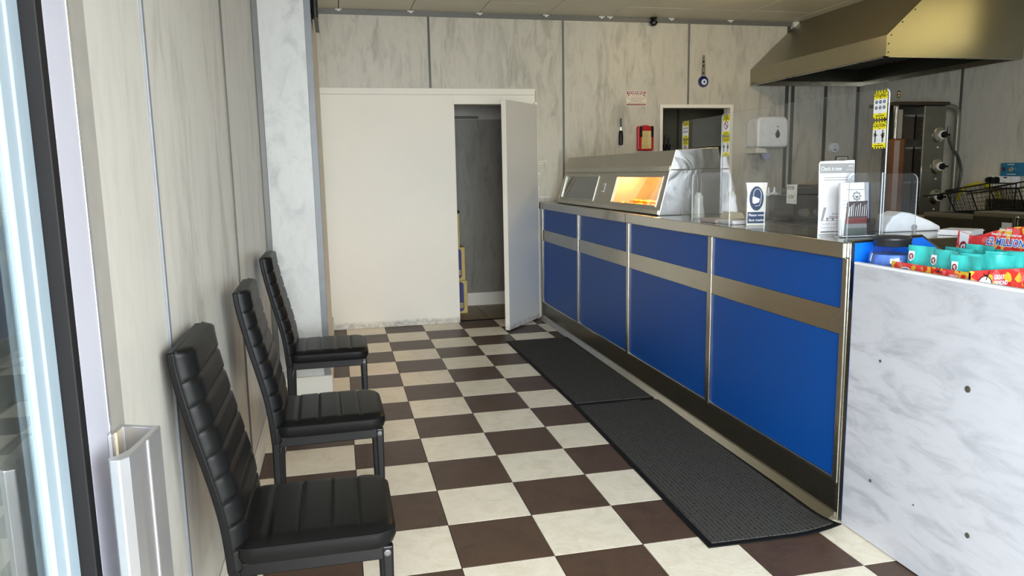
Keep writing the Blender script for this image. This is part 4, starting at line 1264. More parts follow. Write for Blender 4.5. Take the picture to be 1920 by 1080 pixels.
# ------------------------------------------------------------------ doner grill
kb = thing('kebab_grill', (3.95, 3.0, 0.96), 'upright stainless kebab grill with three knobs on its column', 'grill')
kx0, kx1, ky = 3.963, 4.166, 2.90
B(kx0, kx1, ky, ky + 0.16, 0.95, 1.825).build('column', plain('dull_grey_steel', (116, 114, 104), 0.4, 0.75), kb, 0.004)
B(kx0 - 0.012, kx0 + 0.004, ky - 0.004, ky + 0.16, 0.95, 1.825).build('column_edge', M_STEELTRIM, kb, 0.003)
B(3.672, 4.170, ky - 0.03, ky + 0.30, 1.828, 1.855).build('top_plate', plain('dark_brown_metal', (58, 46, 34), 0.45, 0.3), kb, 0.003)
B(3.82, kx0 - 0.012, ky + 0.10, ky + 0.30, 0.95, 1.828).build('burner_housing', M_DARKIN, kb)
for z0, z1 in ((1.02, 1.22), (1.29, 1.50), (1.56, 1.76)):
    bn = B(3.84, kx0 - 0.02, ky + 0.085, ky + 0.10, z0, z1).build('burner', plain('ceramic_burner', (54, 44, 34), 0.8), kb)
    B(3.84, kx0 - 0.02, ky + 0.082, ky + 0.086, z1 - 0.015, z1).build('burner_rim', M_STRIPD, bn)
MB().tube([(3.708, ky, 0.98), (3.708, ky, 1.90)], 0.007, 8).build('spit', M_CHROME, kb)
MB().lathe([(0.006, 1.885), (0.014, 1.893), (0.016, 1.902), (0.010, 1.912), (0.015, 1.922), (0.012, 1.934), (0.004, 1.942)], (3.708, ky, 0), 14).build('finial', plain('brass', (188, 170, 120), 0.3, 0.9), kb, smooth=True)
B(3.690, 3.722, ky + 0.010, ky + 0.030, 1.565, 1.828).build('heat_shield', M_CHROME, kb, 0.003)
B(3.735, 3.785, ky + 0.03, ky + 0.05, 1.565, 1.80).build('heat_shield', M_STEELTRIM, kb, 0.003)
kw = MB().lathe([(0.060, 0.98), (0.062, 1.0), (0.064, 1.55), (0.055, 1.562)], (3.740, ky + 0.03, 0), 10).build('meat_guard', M_BROWNW, kb)
for zz in (1.593, 1.339, 1.091):
    kd = MB().lathe([(0.062, 0), (0.062, -0.006), (0.050, -0.012)], (4.110, ky, zz), 28, 'y').build('knob_plate', M_STEELTRIM, kb, smooth=True)
    MB().lathe([(0.034, -0.010), (0.034, -0.022), (0.024, -0.024)], (4.130, ky, zz), 24, 'y').build('dial_ring', M_OFFW, kd, smooth=True)
    MB().lathe([(0.024, -0.012), (0.026, -0.040), (0.020, -0.048)], (4.132, ky, zz), 20, 'y').build('knob', M_BLACKM, kd, smooth=True)
    B(4.132, 4.176, ky - 0.050, ky - 0.030, zz - 0.008, zz + 0.008).build('knob_pointer', M_BLACKM, kd, 0.003)
    MB().lathe([(0.008, 0), (0.006, -0.005)], (4.105, ky, zz - 0.10), 10, 'y').build('pilot_button', M_OFFW, kb)
gp = MB().tube([(4.176, ky + 0.06, 1.828), (4.25, ky + 0.06, 1.828), (4.30, ky + 0.06, 1.815), (4.330, ky + 0.06, 1.78), (4.338, ky + 0.06, 1.73), (4.338, ky + 0.06, 1.4), (4.338, ky + 0.06, 0.96)], 0.022, 12).build('gas_pipe', plain('grey_painted_pipe', (120, 118, 104), 0.4, 0.3), None, smooth=True)
tag(gp, 'grey pipe curving down beside the kebab grill', 'pipe')
gh = MB().tube([(4.20, ky, 1.66), (4.20, ky, 1.60), (4.215, ky, 1.54), (4.25, ky, 1.48), (4.30, ky, 1.43), (4.355, ky + 0.03, 1.38), (4.38, ky + 0.03, 1.30), (4.37, ky + 0.03, 1.22), (4.33, ky, 1.14)], 0.011, 8).build('flexible_hose', M_GHOSE, None, smooth=True)
tag(gh, 'thin grey flexible hose hanging beside the pipe', 'hose')

# ------------------------------------------------------------------ fryers and baskets
M_FRYER = plain('dark_fryer_steel', (84, 80, 68), 0.35, 0.8)


def fryer(x0, x1, y0, y1, zt, label):
    o = thing('fryer', ((x0 + x1) / 2, (y0 + y1) / 2, 0), label, 'fryer', 'fryers along the right wall')
    B(x0, x1, y0, y1, 0.0, zt - 0.03).build('body', M_FRYER, o, 0.004)
    fm = MB()
    fm.box(x0, x1, y0, y0 + 0.03, zt - 0.03, zt); fm.box(x0, x1, y1 - 0.03, y1, zt - 0.03, zt)
    fm.box(x0, x0 + 0.05, y0 + 0.03, y1 - 0.03, zt - 0.03, zt); fm.box(x1 - 0.12, x1, y0 + 0.03, y1 - 0.03, zt - 0.03, zt)
    fm.build('top_rim', M_STEELH, o, 0.002)
    B(x0 + 0.05, x1 - 0.12, y0 + 0.03, y1 - 0.03, zt - 0.028, zt - 0.022).build('oil', plain('dark_oil', (44, 34, 18), 0.1), o)
    B(x1 - 0.10, x1 - 0.02, y0 + 0.02, y1 - 0.02, zt, zt + 0.09).build('splash_back', M_FRYER, o, 0.003)
    B(x0 - 0.012, x0, (y0 + y1) / 2 - 0.1, (y0 + y1) / 2 + 0.1, zt - 0.16, zt - 0.13).build('drain_handle', M_STEELTRIM, o, 0.003)
    return o


f1 = fryer(3.75, 4.395, 2.135, 2.60, 0.992, 'dark stainless fryer next to the kebab grill')
f2 = fryer(3.75, 4.395, 1.55, 2.125, 1.020, 'nearest dark stainless fryer at the right picture edge')
B(3.746, 3.750, 1.80, 1.88, 0.90, 0.955).build('label_plate', M_LGREYP, f2)
MB().tube([(3.738, 1.775, 0.55), (3.738, 1.775, 1.0)], 0.010, 10).build('grab_rail', M_CHROME, f2)


def basket(x0, y0, z0, label):
    o = thing('fry_basket', (x0, y0, z0), label, 'basket', 'black fry baskets on the fryers')
    r = 0.0055
    W, D, H = 0.24, 0.40, 0.16
    a = [(x0 - D / 2, y0 - W / 2), (x0 + D / 2, y0 - W / 2), (x0 + D / 2, y0 + W / 2), (x0 - D / 2, y0 + W / 2)]
    tp = [(x - 0.02, y, z0 + H + 0.05 * (1 if x > x0 else 0)) for x, y in a]
    bt = [((x - x0) * 0.8 + x0 + 0.03, (y - y0) * 0.9 + y0, z0) for x, y in a]
    m = MB(); m.tube(tp + tp[:1], r, 6)
    m.build('top_rim', M_BLACKM, o)
    m = MB(); m.tube(bt + bt[:1], r, 6)
    m.build('bottom_rim', M_BLACKM, o)
    for p_, q_ in zip(tp, bt):
        MB().tube([p_, q_], r * 0.9, 6).build('corner_wire', M_BLACKM, o)
    ms_ = MB()
    for e in range(4):
        for k in range(1, 9):
            t_ = k / 9
            A = Vector(tp[e]).lerp(Vector(tp[(e + 1) % 4]), t_); Bq = Vector(bt[e]).lerp(Vector(bt[(e + 1) % 4]), t_)
            ms_.tube([A, Bq], 0.0013, 4)
        for k in range(1, 6):
            t_ = k / 6
            ms_.tube([Vector(tp[e]).lerp(Vector(bt[e]), t_), Vector(tp[(e + 1) % 4]).lerp(Vector(bt[(e + 1) % 4]), t_)], 0.0013, 4)
    for k in range(1, 12):
        t_ = k / 12
        ms_.tube([Vector(bt[0]).lerp(Vector(bt[1]), t_), Vector(bt[3]).lerp(Vector(bt[2]), t_)], 0.0013, 4)
    mo = ms_.build('wire_mesh', M_BLACKM, o); mo['kind'] = 'stuff'
    hx_ = x0 - D / 2 - 0.02
    MB().tube([(hx_, y0 - 0.03, z0 + H), (hx_ - 0.16, y0 - 0.012, z0 + H - 0.02), (hx_ - 0.30, y0, z0 + H - 0.03)], 0.006, 6).build('handle', M_BLACKM, o)
    MB().tube([(hx_, y0 + 0.03, z0 + H), (hx_ - 0.16, y0 + 0.012, z0 + H - 0.02)], 0.006, 6).build('handle_brace', M_BLACKM, o)
    return o


basket(4.08, 2.40, 0.995, 'black wire fry basket beside the kebab grill knobs')
basket(4.08, 2.00, 1.024, 'black wire fry basket in front of the yellow hose')
yh = MB().tube([(4.40, 2.97, 1.06), (4.40, 2.945, 1.12), (4.40, 2.91, 1.155), (4.40, 2.872, 1.176), (4.40, 2.804, 1.192), (4.40, 2.73, 1.192), (4.40, 2.662, 1.178), (4.40, 2.604, 1.150), (4.40, 2.565, 1.11), (4.415, 2.545, 1.05), (4.42, 2.54, 1.01)], 0.013, 10).build('gas_hose', M_YHOSE, None, smooth=True)
tag(yh, 'yellow gas hose arching up behind the fry baskets', 'hose')

# ------------------------------------------------------------------ things on the right wall
cb = thing('control_box', (XR, 2.47, 1.255), 'blue control box with black knob above the sockets', 'control box')
B(XR - 0.045, XR - 0.001, 2.385, 2.563, 1.256, 1.358).build('body', M_TEALBOX, cb, 0.004)
MB().lathe([(0.020, 0), (0.020, -0.012), (0.016, -0.022)], (XR - 0.045, 2.45, 1.308), 18, 'x').build('knob', M_CHROME, cb, smooth=True)
B(XR - 0.050, XR - 0.045, 2.520, 2.540, 1.295, 1.325).build('rocker_switch', plain('red_black_switch', (70, 16, 20), 0.4), cb, 0.001)
B(XR - 0.0465, XR - 0.045, 2.42, 2.50, 1.268, 1.273).build('print', M_OFFW, cb)
B(XR - 0.0465, XR - 0.045, 2.44, 2.50, 1.343, 1.348).build('print', M_OFFW, cb)
so = B(XR - 0.030, XR - 0.001, 2.575, 2.690, 1.168, 1.256).build('wall_socket', M_WPL, None, 0.004)
tag(so, 'white double wall socket with two black plugs', 'socket')
for k, y in enumerate((2.660, 2.600)):
    pl = MB().lathe([(0.028, 0), (0.028, -0.020), (0.020, -0.038)], (XR - 0.030, y, 1.224), 14, 'x').build('plug', M_BLACKM, None, smooth=True)
    tag(pl, ('left', 'right')[k] + ' black plug in the white wall socket', 'plug', 'plugs in the wall socket')
sw = B(XR - 0.034, XR - 0.001, 2.415, 2.573, 1.160, 1.258).build('isolator_switch', M_WPL, None, 0.004)
tag(sw, 'white isolator switch plate below the blue control box', 'switch')
B(XR - 0.040, XR - 0.034, 2.512, 2.532, 1.195, 1.222).build('rocker', M_OFFW, sw, 0.002)
B(XR - 0.036, XR - 0.034, 2.506, 2.538, 1.240, 1.249).build('indicator', M_INK, sw)
B(XR - 0.036, XR - 0.034, 2.470, 2.473, 1.162, 1.256).build('joint', M_LGREYP, sw)

# ------------------------------------------------------------------ things on the back wall
Mb = lambda x, z: frame((x, YB, z), (1, 0, 0), (0, 0, 1))
M_ = Mb(2.068, 2.0125)
ws = MB(M_).prism(rc(-0.098, 0.098, -0.0695, 0.0695), 'z', 0.001, 0.004).build('warning_sign', plain('aged_white_print', (226, 214, 196), 0.5))
tag(ws, 'red and white closed circuit television warning sign', 'sign')
poly_print(M_, rc(-0.092, 0.092, 0.038, 0.064), 0.0046, M_DRED, ws, 'red_field')
poly_print(M_, rc(-0.092, 0.092, -0.063, -0.048), 0.0046, M_DRED, ws, 'red_field')
lettering(M_, 'WARNING', 0.028, 0, 0.0505, 0.0051, M_PAPER, ws, width=0.165, bold=0.0006)
lettering(M_, 'THESE PREMISES', 0.010, 0, 0.027, 0.0046, M_DRED, ws, width=0.10)
lettering(M_, 'ARE PROTECTED BY', 0.010, 0, 0.014, 0.0046, M_DRED, ws, width=0.12)
lettering(M_, 'CLOSED CIRCUIT', 0.018, 0, -0.003, 0.0046, M_INK, ws, width=0.165)
lettering(M_, 'TELEVISION', 0.018, 0, -0.022, 0.0046, M_INK, ws, width=0.112)
poly_print(M_, rc(-0.085, 0.085, -0.038, -0.0345), 0.0046, M_GREYP, ws, 'print')
lettering(M_, '24 HOUR VIDEO RECORDING', 0.010, 0, -0.0555, 0.0051, M_PAPER, ws, width=0.165)
for e in (-1, 1):
    poly_print(M_, [(e * 0.066, 0.030), (e * 0.086, 0.032), (e * 0.082, 0.024), (e * 0.070, 0.022)], 0.0046, M_INK, ws, 'camera_symbol')
    poly_print(M_, [(e * 0.078, 0.022), (e * 0.082, 0.022), (e * 0.094, 0.008), (e * 0.090, 0.007)], 0.0046, M_INK, ws, 'camera_symbol')

# evil eye hanging ornament
ex, ez = 2.742, 2.170
ev = thing('eye_ornament', (ex, YB, ez - 0.05), 'round blue glass eye ornament hanging on a silver chain', 'ornament')
MB().lathe([(0.049, 0), (0.052, -0.004), (0.052, -0.010), (0.048, -0.014)], (ex, YB - 0.002, ez), 32, 'y').build('glass_disc', plain('cobalt_glass', (18, 24, 92), 0.12, 0, 0.7), ev, smooth=True)
for r_, h_, m_ in ((0.026, 0.0165, M_PAPER), (0.015, 0.0175, plain('pale_blue_glass', (120, 170, 210), 0.2)), (0.008, 0.0185, M_INK)):
    MB().lathe([(r_, -0.014), (r_, -h_), (r_ * 0.8, -h_ - 0.0006)], (ex + 0.004, YB - 0.002, ez - 0.004), 24, 'y').build('eye_ring', m_, ev, smooth=True)
M_SILV = plain('tarnished_silver', (150, 142, 120), 0.35, 0.8)
for k in range(9):
    zz = ez + 0.058 + k * 0.021
    rr = 0.020 - 0.0013 * k
    lk = MB()
    lk.tube([(ex + rr * math.cos(a), YB - 0.008, zz + 0.014 * math.sin(a)) for a in [2 * PI * q / 10 for q in range(11)]], 0.0035, 5)
    lk.build('chain_link', M_SILV, ev)
    if k in (1, 4, 6):
        MB().lathe([(0.006, -0.004), (0.005, -0.012)], (ex, YB, zz), 10, 'y').build('bead', M_INK, ev)

# gas lighter on a hook
gl = thing('gas_lighter', (1.91, YB, 1.585), 'black gas lighter hanging on the back wall left of the red case', 'lighter')
MB().lathe([(0.012, 1.586), (0.020, 1.592), (0.021, 1.62), (0.020, 1.69), (0.017, 1.715), (0.012, 1.720)], (1.910, YB - 0.024, 0), 16).build('handle', M_BLACKM, gl, smooth=True)
MB().tube([(1.910, YB - 0.024, 1.718), (1.910, YB - 0.024, 1.752)], 0.003, 6).build('rod', M_CHROME, gl)
MB().tube([(1.910, YB - 0.024, 1.75), (1.910, YB - 0.024, 1.83)], 0.007, 8).build('barrel', M_BLACKM, gl)
MB().tube([(1.910, YB + 0.001, 1.822), (1.910, YB - 0.026, 1.822)], 0.003, 6).build('hook', M_STRIPD, gl)

# red fire blanket case
rcx, rcz = 2.153, 1.648
rd = thing('fire_blanket_case', (rcx, YB, 1.53), 'red fire blanket case with yellowed label on the back wall', 'fire blanket')
Mr = Mb(rcx, rcz)
MB(Mr).prism([(-0.080, -0.105), (-0.070, -0.117), (0.070, -0.117), (0.080, -0.105), (0.083, 0.085), (0.078, 0.110), (0.035, 0.112), (0.025, 0.119), (-0.025, 0.119), (-0.035, 0.112), (-0.078, 0.110), (-0.083, 0.085)], 'z', 0.001, 0.036).build('case', M_RED, rd, 0.010, seg=3)
Mr2 = Mb(rcx + 0.008, rcz)
for e in (-1, 1):
    MB(Mr2).prism(rc(e * 0.056 - 0.012, e * 0.056 + 0.012, 0.010, 0.110), 'z', 0.034, 0.039).build('pull_tape', M_BLACK, rd)
lb = MB(Mr2).prism([(-0.052, -0.098), (0.048, -0.098), (0.046, 0.066), (-0.046, 0.066)], 'z', 0.036, 0.038).build('label', plain('yellowed_label', (206, 186, 122), 0.5, 0, None, 0.15, 12), rd)
for k in range(9):
    v = 0.05 - k * 0.0165
    poly_print(Mr2, rc(0.018, 0.042 - 0.004 * (k % 2), v, v + 0.004), 0.0386, M_OFFW, lb, 'print')
    poly_print(Mr2, rc(-0.034, -0.006 + 0.006 * (k % 3), v - 0.002, v + 0.0), 0.0386, plain('label_ochre', (176, 144, 70), 0.5), lb, 'print')

# paper towel dispenser
dp = thing('towel_dispenser', (3.37, YB, 1.49), 'white paper towel dispenser with dark teardrop window', 'dispenser')
MB().prism([(3.205, 1.545), (3.525, 1.545), (3.535, 1.60), (3.53, 1.79), (3.50, 1.832), (3.24, 1.832), (3.205, 1.80)], 'y', YB - 0.215, YB - 0.001).build('cover', M_WPL, dp, 0.03, seg=4)
MB().prism([(3.205, 1.492), (3.33, 1.492), (3.30, 1.535), (3.205, 1.545)], 'y', YB - 0.20, YB - 0.001).build('chute', M_OFFW, dp, 0.004)
Mdp = frame((3.415, YB - 0.2155, 1.67), (1, 0, 0), (0, 0, 1))
tear = [(0.026 * math.sin(a) * (1 - 0.0 if math.cos(a) < 0 else 1 - 0.75 * math.cos(a)), -0.045 * -1 * math.cos(a) if math.cos(a) > 0 else 0.040 * math.cos(a)) for a in [2 * PI * q / 24 for q in range(24)]]
poly_print(Mdp, tear, 0.0012, plain('smoky_window', (74, 76, 80), 0.3), dp, 'teardrop_window')
poly_print(Mdp, rc(-0.012, 0.012, 0.064, 0.070), 0.0012, M_DRED, dp, 'print')
MB().add([(3.30, YB - 0.12, 1.50), (3.38, YB - 0.14, 1.50), (3.40, YB - 0.13, 1.46), (3.36, YB - 0.10, 1.43), (3.345, YB - 0.12, 1.40)], [(0, 1, 2), (0, 2, 3), (0, 3, 4)]).build('paper_towel', plain('lilac_paper', (176, 180, 206), 0.7), dp)

sn = thing('heat_sensor', (4.17, YB, 1.50), 'small round white alarm sounder above the framed notice', 'alarm')
MB().lathe([(0.056, 0), (0.058, -0.010), (0.048, -0.034), (0.020, -0.040)], (4.17, YB - 0.001, 1.540), 28, 'y').build('body', M_WPL, sn, smooth=True)
B(4.155, 4.185, YB - 0.043, YB - 0.038, 1.512, 1.522).build('slot', M_STRIP, sn)
fn = B(4.20, 4.345, YB - 0.014, YB - 0.001, 1.33, 1.455).build('framed_notice', M_STRIPD, None, 0.002)
tag(fn, 'small dark framed notice half hidden behind the check in notice', 'notice')
poly_print(Mb(4.272, 1.392), rc(-0.062, 0.062, -0.054, 0.054), 0.0146, M_OFFW, fn, 'paper', 0.001)
poly_print(Mb(4.272, 1.392), rc(-0.045, 0.045, 0.018, 0.026), 0.0152, M_INK, fn, 'print', 0.0005)
poly_print(Mb(4.272, 1.392), rc(-0.02, 0.02, 0.036, 0.041), 0.0152, M_GREYP, fn, 'print', 0.0005)

cc = thing('security_camera', (2.216, YB - 0.05, 2.66), 'small black security camera where the back wall meets the ceiling', 'camera')
MB().lathe([(0.020, 2.732), (0.030, 2.728), (0.030, 2.716), (0.012, 2.712), (0.012, 2.70)], (2.216, YB - 0.045, 0), 20).build('mount', M_BLACKM, cc, smooth=True)
MB().lathe([(0.004, 2.655), (0.022, 2.661), (0.034, 2.676), (0.036, 2.688), (0.028, 2.702), (0.010, 2.708)], (2.216, YB - 0.045, 0), 20).build('ball', M_BLACKM, cc, smooth=True)
MB().lathe([(0.014, -0.030), (0.013, -0.040), (0.006, -0.041)], (2.206, YB - 0.045, 2.680), 16, 'y').build('lens', plain('lens_glass', (70, 60, 90), 0.05, 0, 0.8), cc, smooth=True)

# wall screen on the inner left wall
tv = thing('wall_screen', (XP + 0.04, 2.6, 2.35), 'black wall screen high on the left, seen edge on', 'television')
B(XP + 0.016, XP + 0.040, 2.42, 2.95, 2.295, 2.730).build('panel', M_BLACKM, tv, 0.006, seg=3)
B(XP + 0.001, XP + 0.018, 2.50, 2.85, 2.36, 2.66).build('rear_housing', M_BLACK, tv, 0.004)
B(XP + 0.038, XP + 0.043, 2.415, 2.955, 2.285, 2.732).build('bezel', plain('glossy_black_bezel', (34, 30, 30), 0.12), tv, 0.003)

# ------------------------------------------------------------------ oil boxes in the passage
for k, (x1, y0, z0, h, lab, pr) in enumerate(((0.505, 4.80, -0.006, 0.325, 'tan cardboard box with purple label at the bottom of the stack', True),
                                             (0.490, 4.80, 0.320, 0.325, 'tan cardboard box with purple label in the middle of the stack', True),
                                             (0.445, 4.80, 0.646, 0.325, 'plain tan cardboard box on top of the stack', False))):
    o = thing('cardboard_box', (x1 - 0.15, y0 + 0.15, z0), lab, 'box', 'cardboard boxes stacked in the passage')
    B(x1 - 0.30, x1, y0, y0 + 0.33, z0, z0 + h - 0.001).build('carton', M_TAN, o, 0.004)
    if pr:
        Mx = frame((x1 - 0.30, y0, z0), (1, 0, 0), (0, 0, 1))
        poly_print(Mx, [(a + 0.140, b + 0.165) for a, b in rrect(0.25, 0.29, 0.03, 4)], 0.001, M_PURP, o, 'purple_label', 0.0008)
        poly_print(Mx, rc(0.17, 0.255, 0.085 - 0.03, 0.085 + 0.02), 0.0016, M_TAN, o, 'label_window', 0.0005)
        for q in range(5):
            poly_print(Mx, rc(0.212 + q * 0.007, 0.215 + q * 0.007, 0.062, 0.098), 0.0022, M_PURP, o, 'print', 0.0005)
gc = MB().lathe([(0.05, 0.972), (0.055, 0.978), (0.055, 0.992), (0.03, 1.004), (0.012, 1.006)], (0.405, 4.86, 0), 20).build('bottle_cap_lid', plain('dark_green_plastic', (20, 50, 24), 0.4), None, smooth=True)
tag(gc, 'dark green round lid on top of the cardboard boxes', 'lid')

# ------------------------------------------------------------------ floor mats


def floor_mat(cx, cy, w, l, rot, label, curl=None):
    o = thing('floor_mat', (cx, cy, 0.0), label, 'floor mat', 'dark ribbed mats along the counter')
    e = 0.022
    nx, ny = 12, 30

    def hgt(x, y, base):
        z = base
        if curl:
            k = max(0.0, 1 - math.hypot(x - w / 2, y + l / 2) / 0.20)
            z += 0.028 * k * k
        return z

    def grid(x0, x1, y0, y1, z0, z1):
        m = MB(); vs = []
        for lv in (z0, z1):
            for b in range(ny + 1):
                for a in range(nx + 1):
                    x = x0 + (x1 - x0) * a / nx; y = y0 + (y1 - y0) * (b / ny) ** (1.5 if curl else 1)
                    vs.append((x, y, hgt(x, y, lv)))
        n1 = nx + 1; N = n1 * (ny + 1)
        fs = []
        for b in range(ny):
            for a in range(nx):
                i = b * n1 + a
                fs.append((i, i + n1, i + n1 + 1, i + 1)); fs.append((N + i, N + i + 1, N + i + n1 + 1, N + i + n1))
        for a in range(nx):
            fs.append((a, a + 1, N + a + 1, N + a)); i = ny * n1 + a; fs.append((i + 1, i, N + i, N + i + 1))
        for b in range(ny):
            i = b * n1; fs.append((i + n1, i, N + i, N + i + n1)); i = b * n1 + nx; fs.append((i, i + n1, N + i + n1, N + i))
        m.add(vs, fs)
        return m
    bd = grid(-w / 2, w / 2, -l / 2, l / 2, 0.0008, 0.0055).build('rubber_border', M_BLACK, None, origin=(0, 0, 0))
    pl = grid(-w / 2 + e, w / 2 - e, -l / 2 + e, l / 2 - e, 0.0052, 0.0095).build('pile', M_PILE, None, origin=(0, 0, 0))
    for q in (bd, pl):
        q.parent = o
    o.rotation_euler = (0, 0, rot)
    return o


floor_mat(0.838, 0.765, 0.535, 1.73, math.radians(-1.3), 'near dark ribbed floor mat along the counter with a curled corner', True)
floor_mat(0.845, 2.530, 0.52, 1.77, math.radians(0.4), 'far dark ribbed floor mat along the counter near the open door')

# ------------------------------------------------------------------ black dining chairs


def chair_proto():
    o = thing('dining_chair', (0, 0, 0))
    # seat cushion: rounded slab with four stitched grooves across it
    W, D, zt, zb = 0.385, 0.405, 0.468, 0.405
    nx, ny = 60, 18
    gro = [-D / 2 + 0.085 + k * 0.078 for k in range(4)]
    pts = []

    def outline(u, v):
        """map the unit square to a rounded square"""
        x, y = u * D / 2, v * W / 2
        r = 0.055
        ax, ay = abs(x) - (D / 2 - r), abs(y) - (W / 2 - r)
        if ax > 0 and ay > 0:
            k = max(ax, ay) / math.hypot(ax, ay)
            x = math.copysign(D / 2 - r + ax * k, x); y = math.copysign(W / 2 - r + ay * k, y)
        return x, y
    mb = MB(); vs = []
    for lay in (0, 1):
        for b in range(ny + 1):
            for a in range(nx + 1):
                u, v = 2 * a / nx - 1, 2 * b / ny - 1
                x, y = outline(u, v)
                e = max(abs(u), abs(v))
                if lay == 0:
                    rim = max(0.0, (e - 0.86) / 0.14)
                    h = zt - 0.016 * rim ** 2.2 - 0.004 * (u * u + v * v)
                    for gk in gro:
                        h -= 0.0055 * math.exp(-((x - gk) / 0.0045) ** 2) * (1 - rim)
                    k = 1 + 0.012 * rim
                    vs.append((x * k, y * k, h))
                else:
                    vs.append((x * 0.985, y * 0.985, zb))
    n1 = nx + 1; N = n1 * (ny + 1)
    fs = []
    for b in range(ny):
        for a in range(nx):
            i = b * n1 + a
            fs.append((i, i + 1, i + n1 + 1, i + n1)); fs.append((N + i, N + i + n1, N + i + n1 + 1, N + i + 1))
    ring = [a for a in range(nx)] + [b * n1 + nx for b in range(ny)] + [ny * n1 + a for a in range(nx, 0, -1)] + [b * n1 for b in range(ny, 0, -1)]
    # side wall with a bulging middle loop
    mid = []
    for i in ring:
        p = Vector(vs[i]); q = Vector(vs[N + i]); m_ = (p + q) / 2
        mid.append(len(vs)); vs.append((m_.x * 1.022, m_.y * 1.022, m_.z))
    for k in range(len(ring)):
        j = (k + 1) % len(ring)
        fs.append((ring[k], ring[j], mid[j], mid[k])); fs.append((mid[k], mid[j], N + ring[j], N + ring[k]))
    mb.add(vs, fs)
    st = mb.build('seat', M_LEATHER, o, smooth=True)
    sm = MB()
    sm.tube([(outline(u, -1)[0] * 1.014, -W / 2 * 1.014 if abs(u) < 0.7 else outline(u, -1)[1] * 1.014, zt - 0.021) for u in [q / 12 - 1 for q in range(25)]], 0.0018, 5)
    sm.build('seam', M_BLACK, st)
    # backrest: swept pad following the curved frame
    prof = [(-0.190, 0.385), (-0.193, 0.43), (-0.197, 0.48), (-0.203, 0.53), (-0.214, 0.59), (-0.230, 0.66), (-0.247, 0.73), (-0.263, 0.80), (-0.277, 0.87), (-0.285, 0.92), (-0.288, 0.958)]

    def at(t):
        f = t * (len(prof) - 1); i = min(int(f), len(prof) - 2); k = f - i

        def cr(c):
            p0 = prof[max(i - 1, 0)][c]; p1 = prof[i][c]; p2 = prof[i + 1][c]; p3 = prof[min(i + 2, len(prof) - 1)][c]
            return 0.5 * ((2 * p1) + (-p0 + p2) * k + (2 * p0 - 5 * p1 + 4 * p2 - p3) * k * k + (-p0 + 3 * p1 - 3 * p2 + p3) * k ** 3)
        return Vector((cr(0), 0, cr(1)))
    ns, nw = 110, 14
    z0, z1 = 0.385, 0.958
    seams = [0.445, 0.508, 0.570, 0.632, 0.694, 0.756, 0.818, 0.880]
    Wb = 0.375
    vs = []; fs = []

    def sec(t, pad_front, thick, wid):
        c = at(t); dn = (at(min(1, t + 0.01)) - at(max(0, t - 0.01))).normalized()
        nrm = Vector((dn.z, 0, -dn.x))       # points towards the sitter (+x)
        return c, nrm
    prof_u = []
    for a in range(nw + 1):
        prof_u.append(-1 + 2 * a / nw)
    rows = []
    for s_ in range(ns + 1):
        t = s_ / ns
        c, nrm = sec(t, 0, 0, 0)
        end = min(1.0, (1 - t) / 0.045)
        bot = min(1.0, t / 0.02)
        roundf = math.sqrt(max(0.0, 1 - (1 - end) ** 2))
        pad = 0.036 * roundf * (0.6 + 0.4 * bot)
        for zs in seams:
            pad -= 0.0065 * math.exp(-((c.z - zs) / 0.0042) ** 2)
        row = []
        for u in prof_u:
            rim = max(0.0, (abs(u) - 0.80) / 0.20)
            row.append(c + nrm * (pad * math.sqrt(max(0.02, 1 - rim ** 2))) + Vector((0, u * Wb / 2 * (1 - 0.02 * (1 - end)), 0)))
        back = [c - nrm * (0.004 * roundf) + Vector((0, u * Wb / 2 * (1 - 0.02 * (1 - end)), 0)) for u in reversed(prof_u)]
        rows.append(row + back)
    n = len(rows[0])
    for r_ in rows:
        vs += r_
    for s_ in range(ns):
        for k in range(n):
            k2 = (k + 1) % n
            fs.append((s_ * n + k, s_ * n + k2, (s_ + 1) * n + k2, (s_ + 1) * n + k))
    fs.append(tuple(range(n - 1, -1, -1))); fs.append(tuple(ns * n + k for k in range(n)))
    m = MB(); m.add(vs, fs)
    bk_ = m.build('backrest', M_LEATHER, o, smooth=True)
    # flat back shell behind the pad
    vs = []; fs = []
    nr = 40
    for s_ in range(nr + 1):
        t = s_ / nr * 0.985
        c, nrm = sec(t, 0, 0, 0)
        for off in (-0.003, -0.022):
            for sgn in (-1, 1):
                vs.append(c + nrm * off + Vector((0, sgn * (Wb / 2 + 0.002), 0)))
    for s_ in range(nr):
        i = s_ * 4
        for a, b in ((0, 1), (1, 3), (3, 2), (2, 0)):
            fs.append((i + a, i + b, i + 4 + b, i + 4 + a))
    fs.append((0, 2, 3, 1)); i = nr * 4; fs.append((i, i + 1, i + 3, i + 2))
    m = MB(); m.add(vs, fs)
    m.build('back_shell', M_LEATHER, o, 0.004, smooth=True)
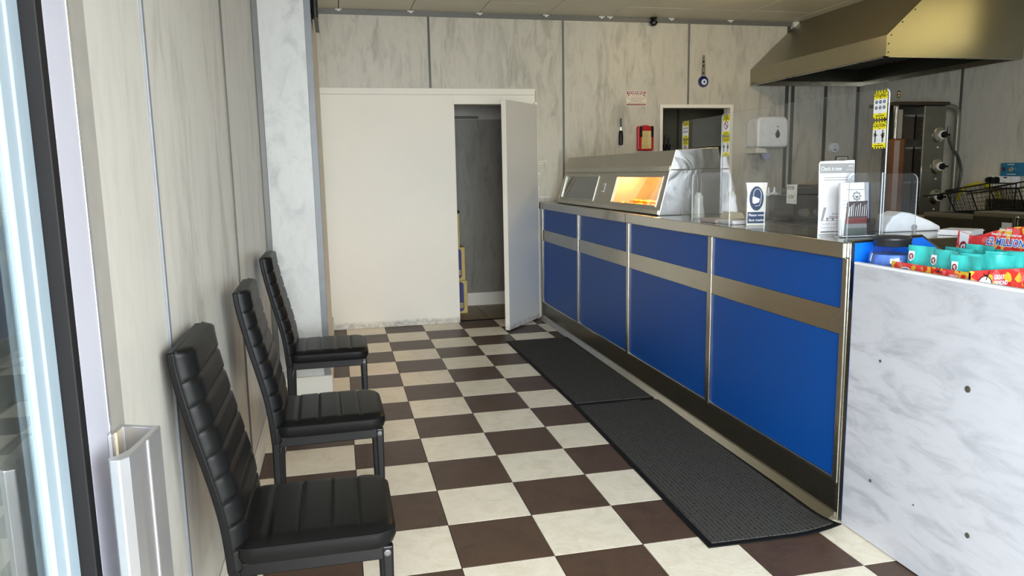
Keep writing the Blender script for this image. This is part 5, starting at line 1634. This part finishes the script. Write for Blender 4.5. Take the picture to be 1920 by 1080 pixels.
    # frame rails, legs, bolts
    m = MB()
    for sg in (-1, 1):
        m.box(-0.185, 0.170, sg * 0.168 - 0.010, sg * 0.168 + 0.010, 0.368, 0.404)
    m.box(0.150, 0.170, -0.158, 0.158, 0.368, 0.404); m.box(-0.195, -0.175, -0.158, 0.158, 0.368, 0.404)
    m.build('seat_frame', M_BLACKM, o, 0.003)
    for sg in (-1, 1):
        m = MB()
        m.prism([(0.166, 0.404), (0.196, 0.404), (0.190, 0.0), (0.170, 0.0)], 'y', sg * 0.165 - 0.012, sg * 0.165 + 0.012)
        lg = m.build('leg', M_BLACKM, o, 0.006, seg=3)
        MB().lathe([(0.009, 0), (0.009, sg * 0.003), (0.005, sg * 0.004)], (0.180, sg * 0.177, 0.385), 14, 'y').build('bolt', plain('dull_bolt', (96, 96, 98), 0.5, 0.5), lg)
        B(0.168, 0.192, sg * 0.165 - 0.013, sg * 0.165 + 0.013, 0.0, 0.018).build('rubber_foot', M_BLACK, lg, 0.003)
        m = MB()
        m.prism([(-0.212, 0.404), (-0.182, 0.404), (-0.196, 0.0), (-0.216, 0.0)], 'y', sg * 0.168 - 0.012, sg * 0.168 + 0.012)
        lg = m.build('leg', M_BLACKM, o, 0.006, seg=3)
        B(-0.218, -0.194, sg * 0.168 - 0.013, sg * 0.168 + 0.013, 0.0, 0.018).build('rubber_foot', M_BLACK, lg, 0.003)
    m = MB(); m.box(-0.21, -0.19, -0.158, 0.158, 0.30, 0.318)
    m.build('stretcher', M_BLACKM, o, 0.003)
    return o


ch = chair_proto()
chairs = [(-0.792, -0.385, 0.0, 'nearest black faux leather chair, beside the entrance door handle'),
          (-0.764, 0.545, 0.02, 'middle black faux leather chair against the left wall'),
          (-0.778, 1.690, 0.0, 'farthest black faux leather chair beside the white marble step')]
for k, (x, y, rz, lab) in enumerate(chairs):
    o = ch if k == 0 else copy_tree(ch)
    o.location = (x, y, 0); o.rotation_euler = (0, 0, rz)
    tag(o, lab, 'chair', 'black dining chairs along the left wall')
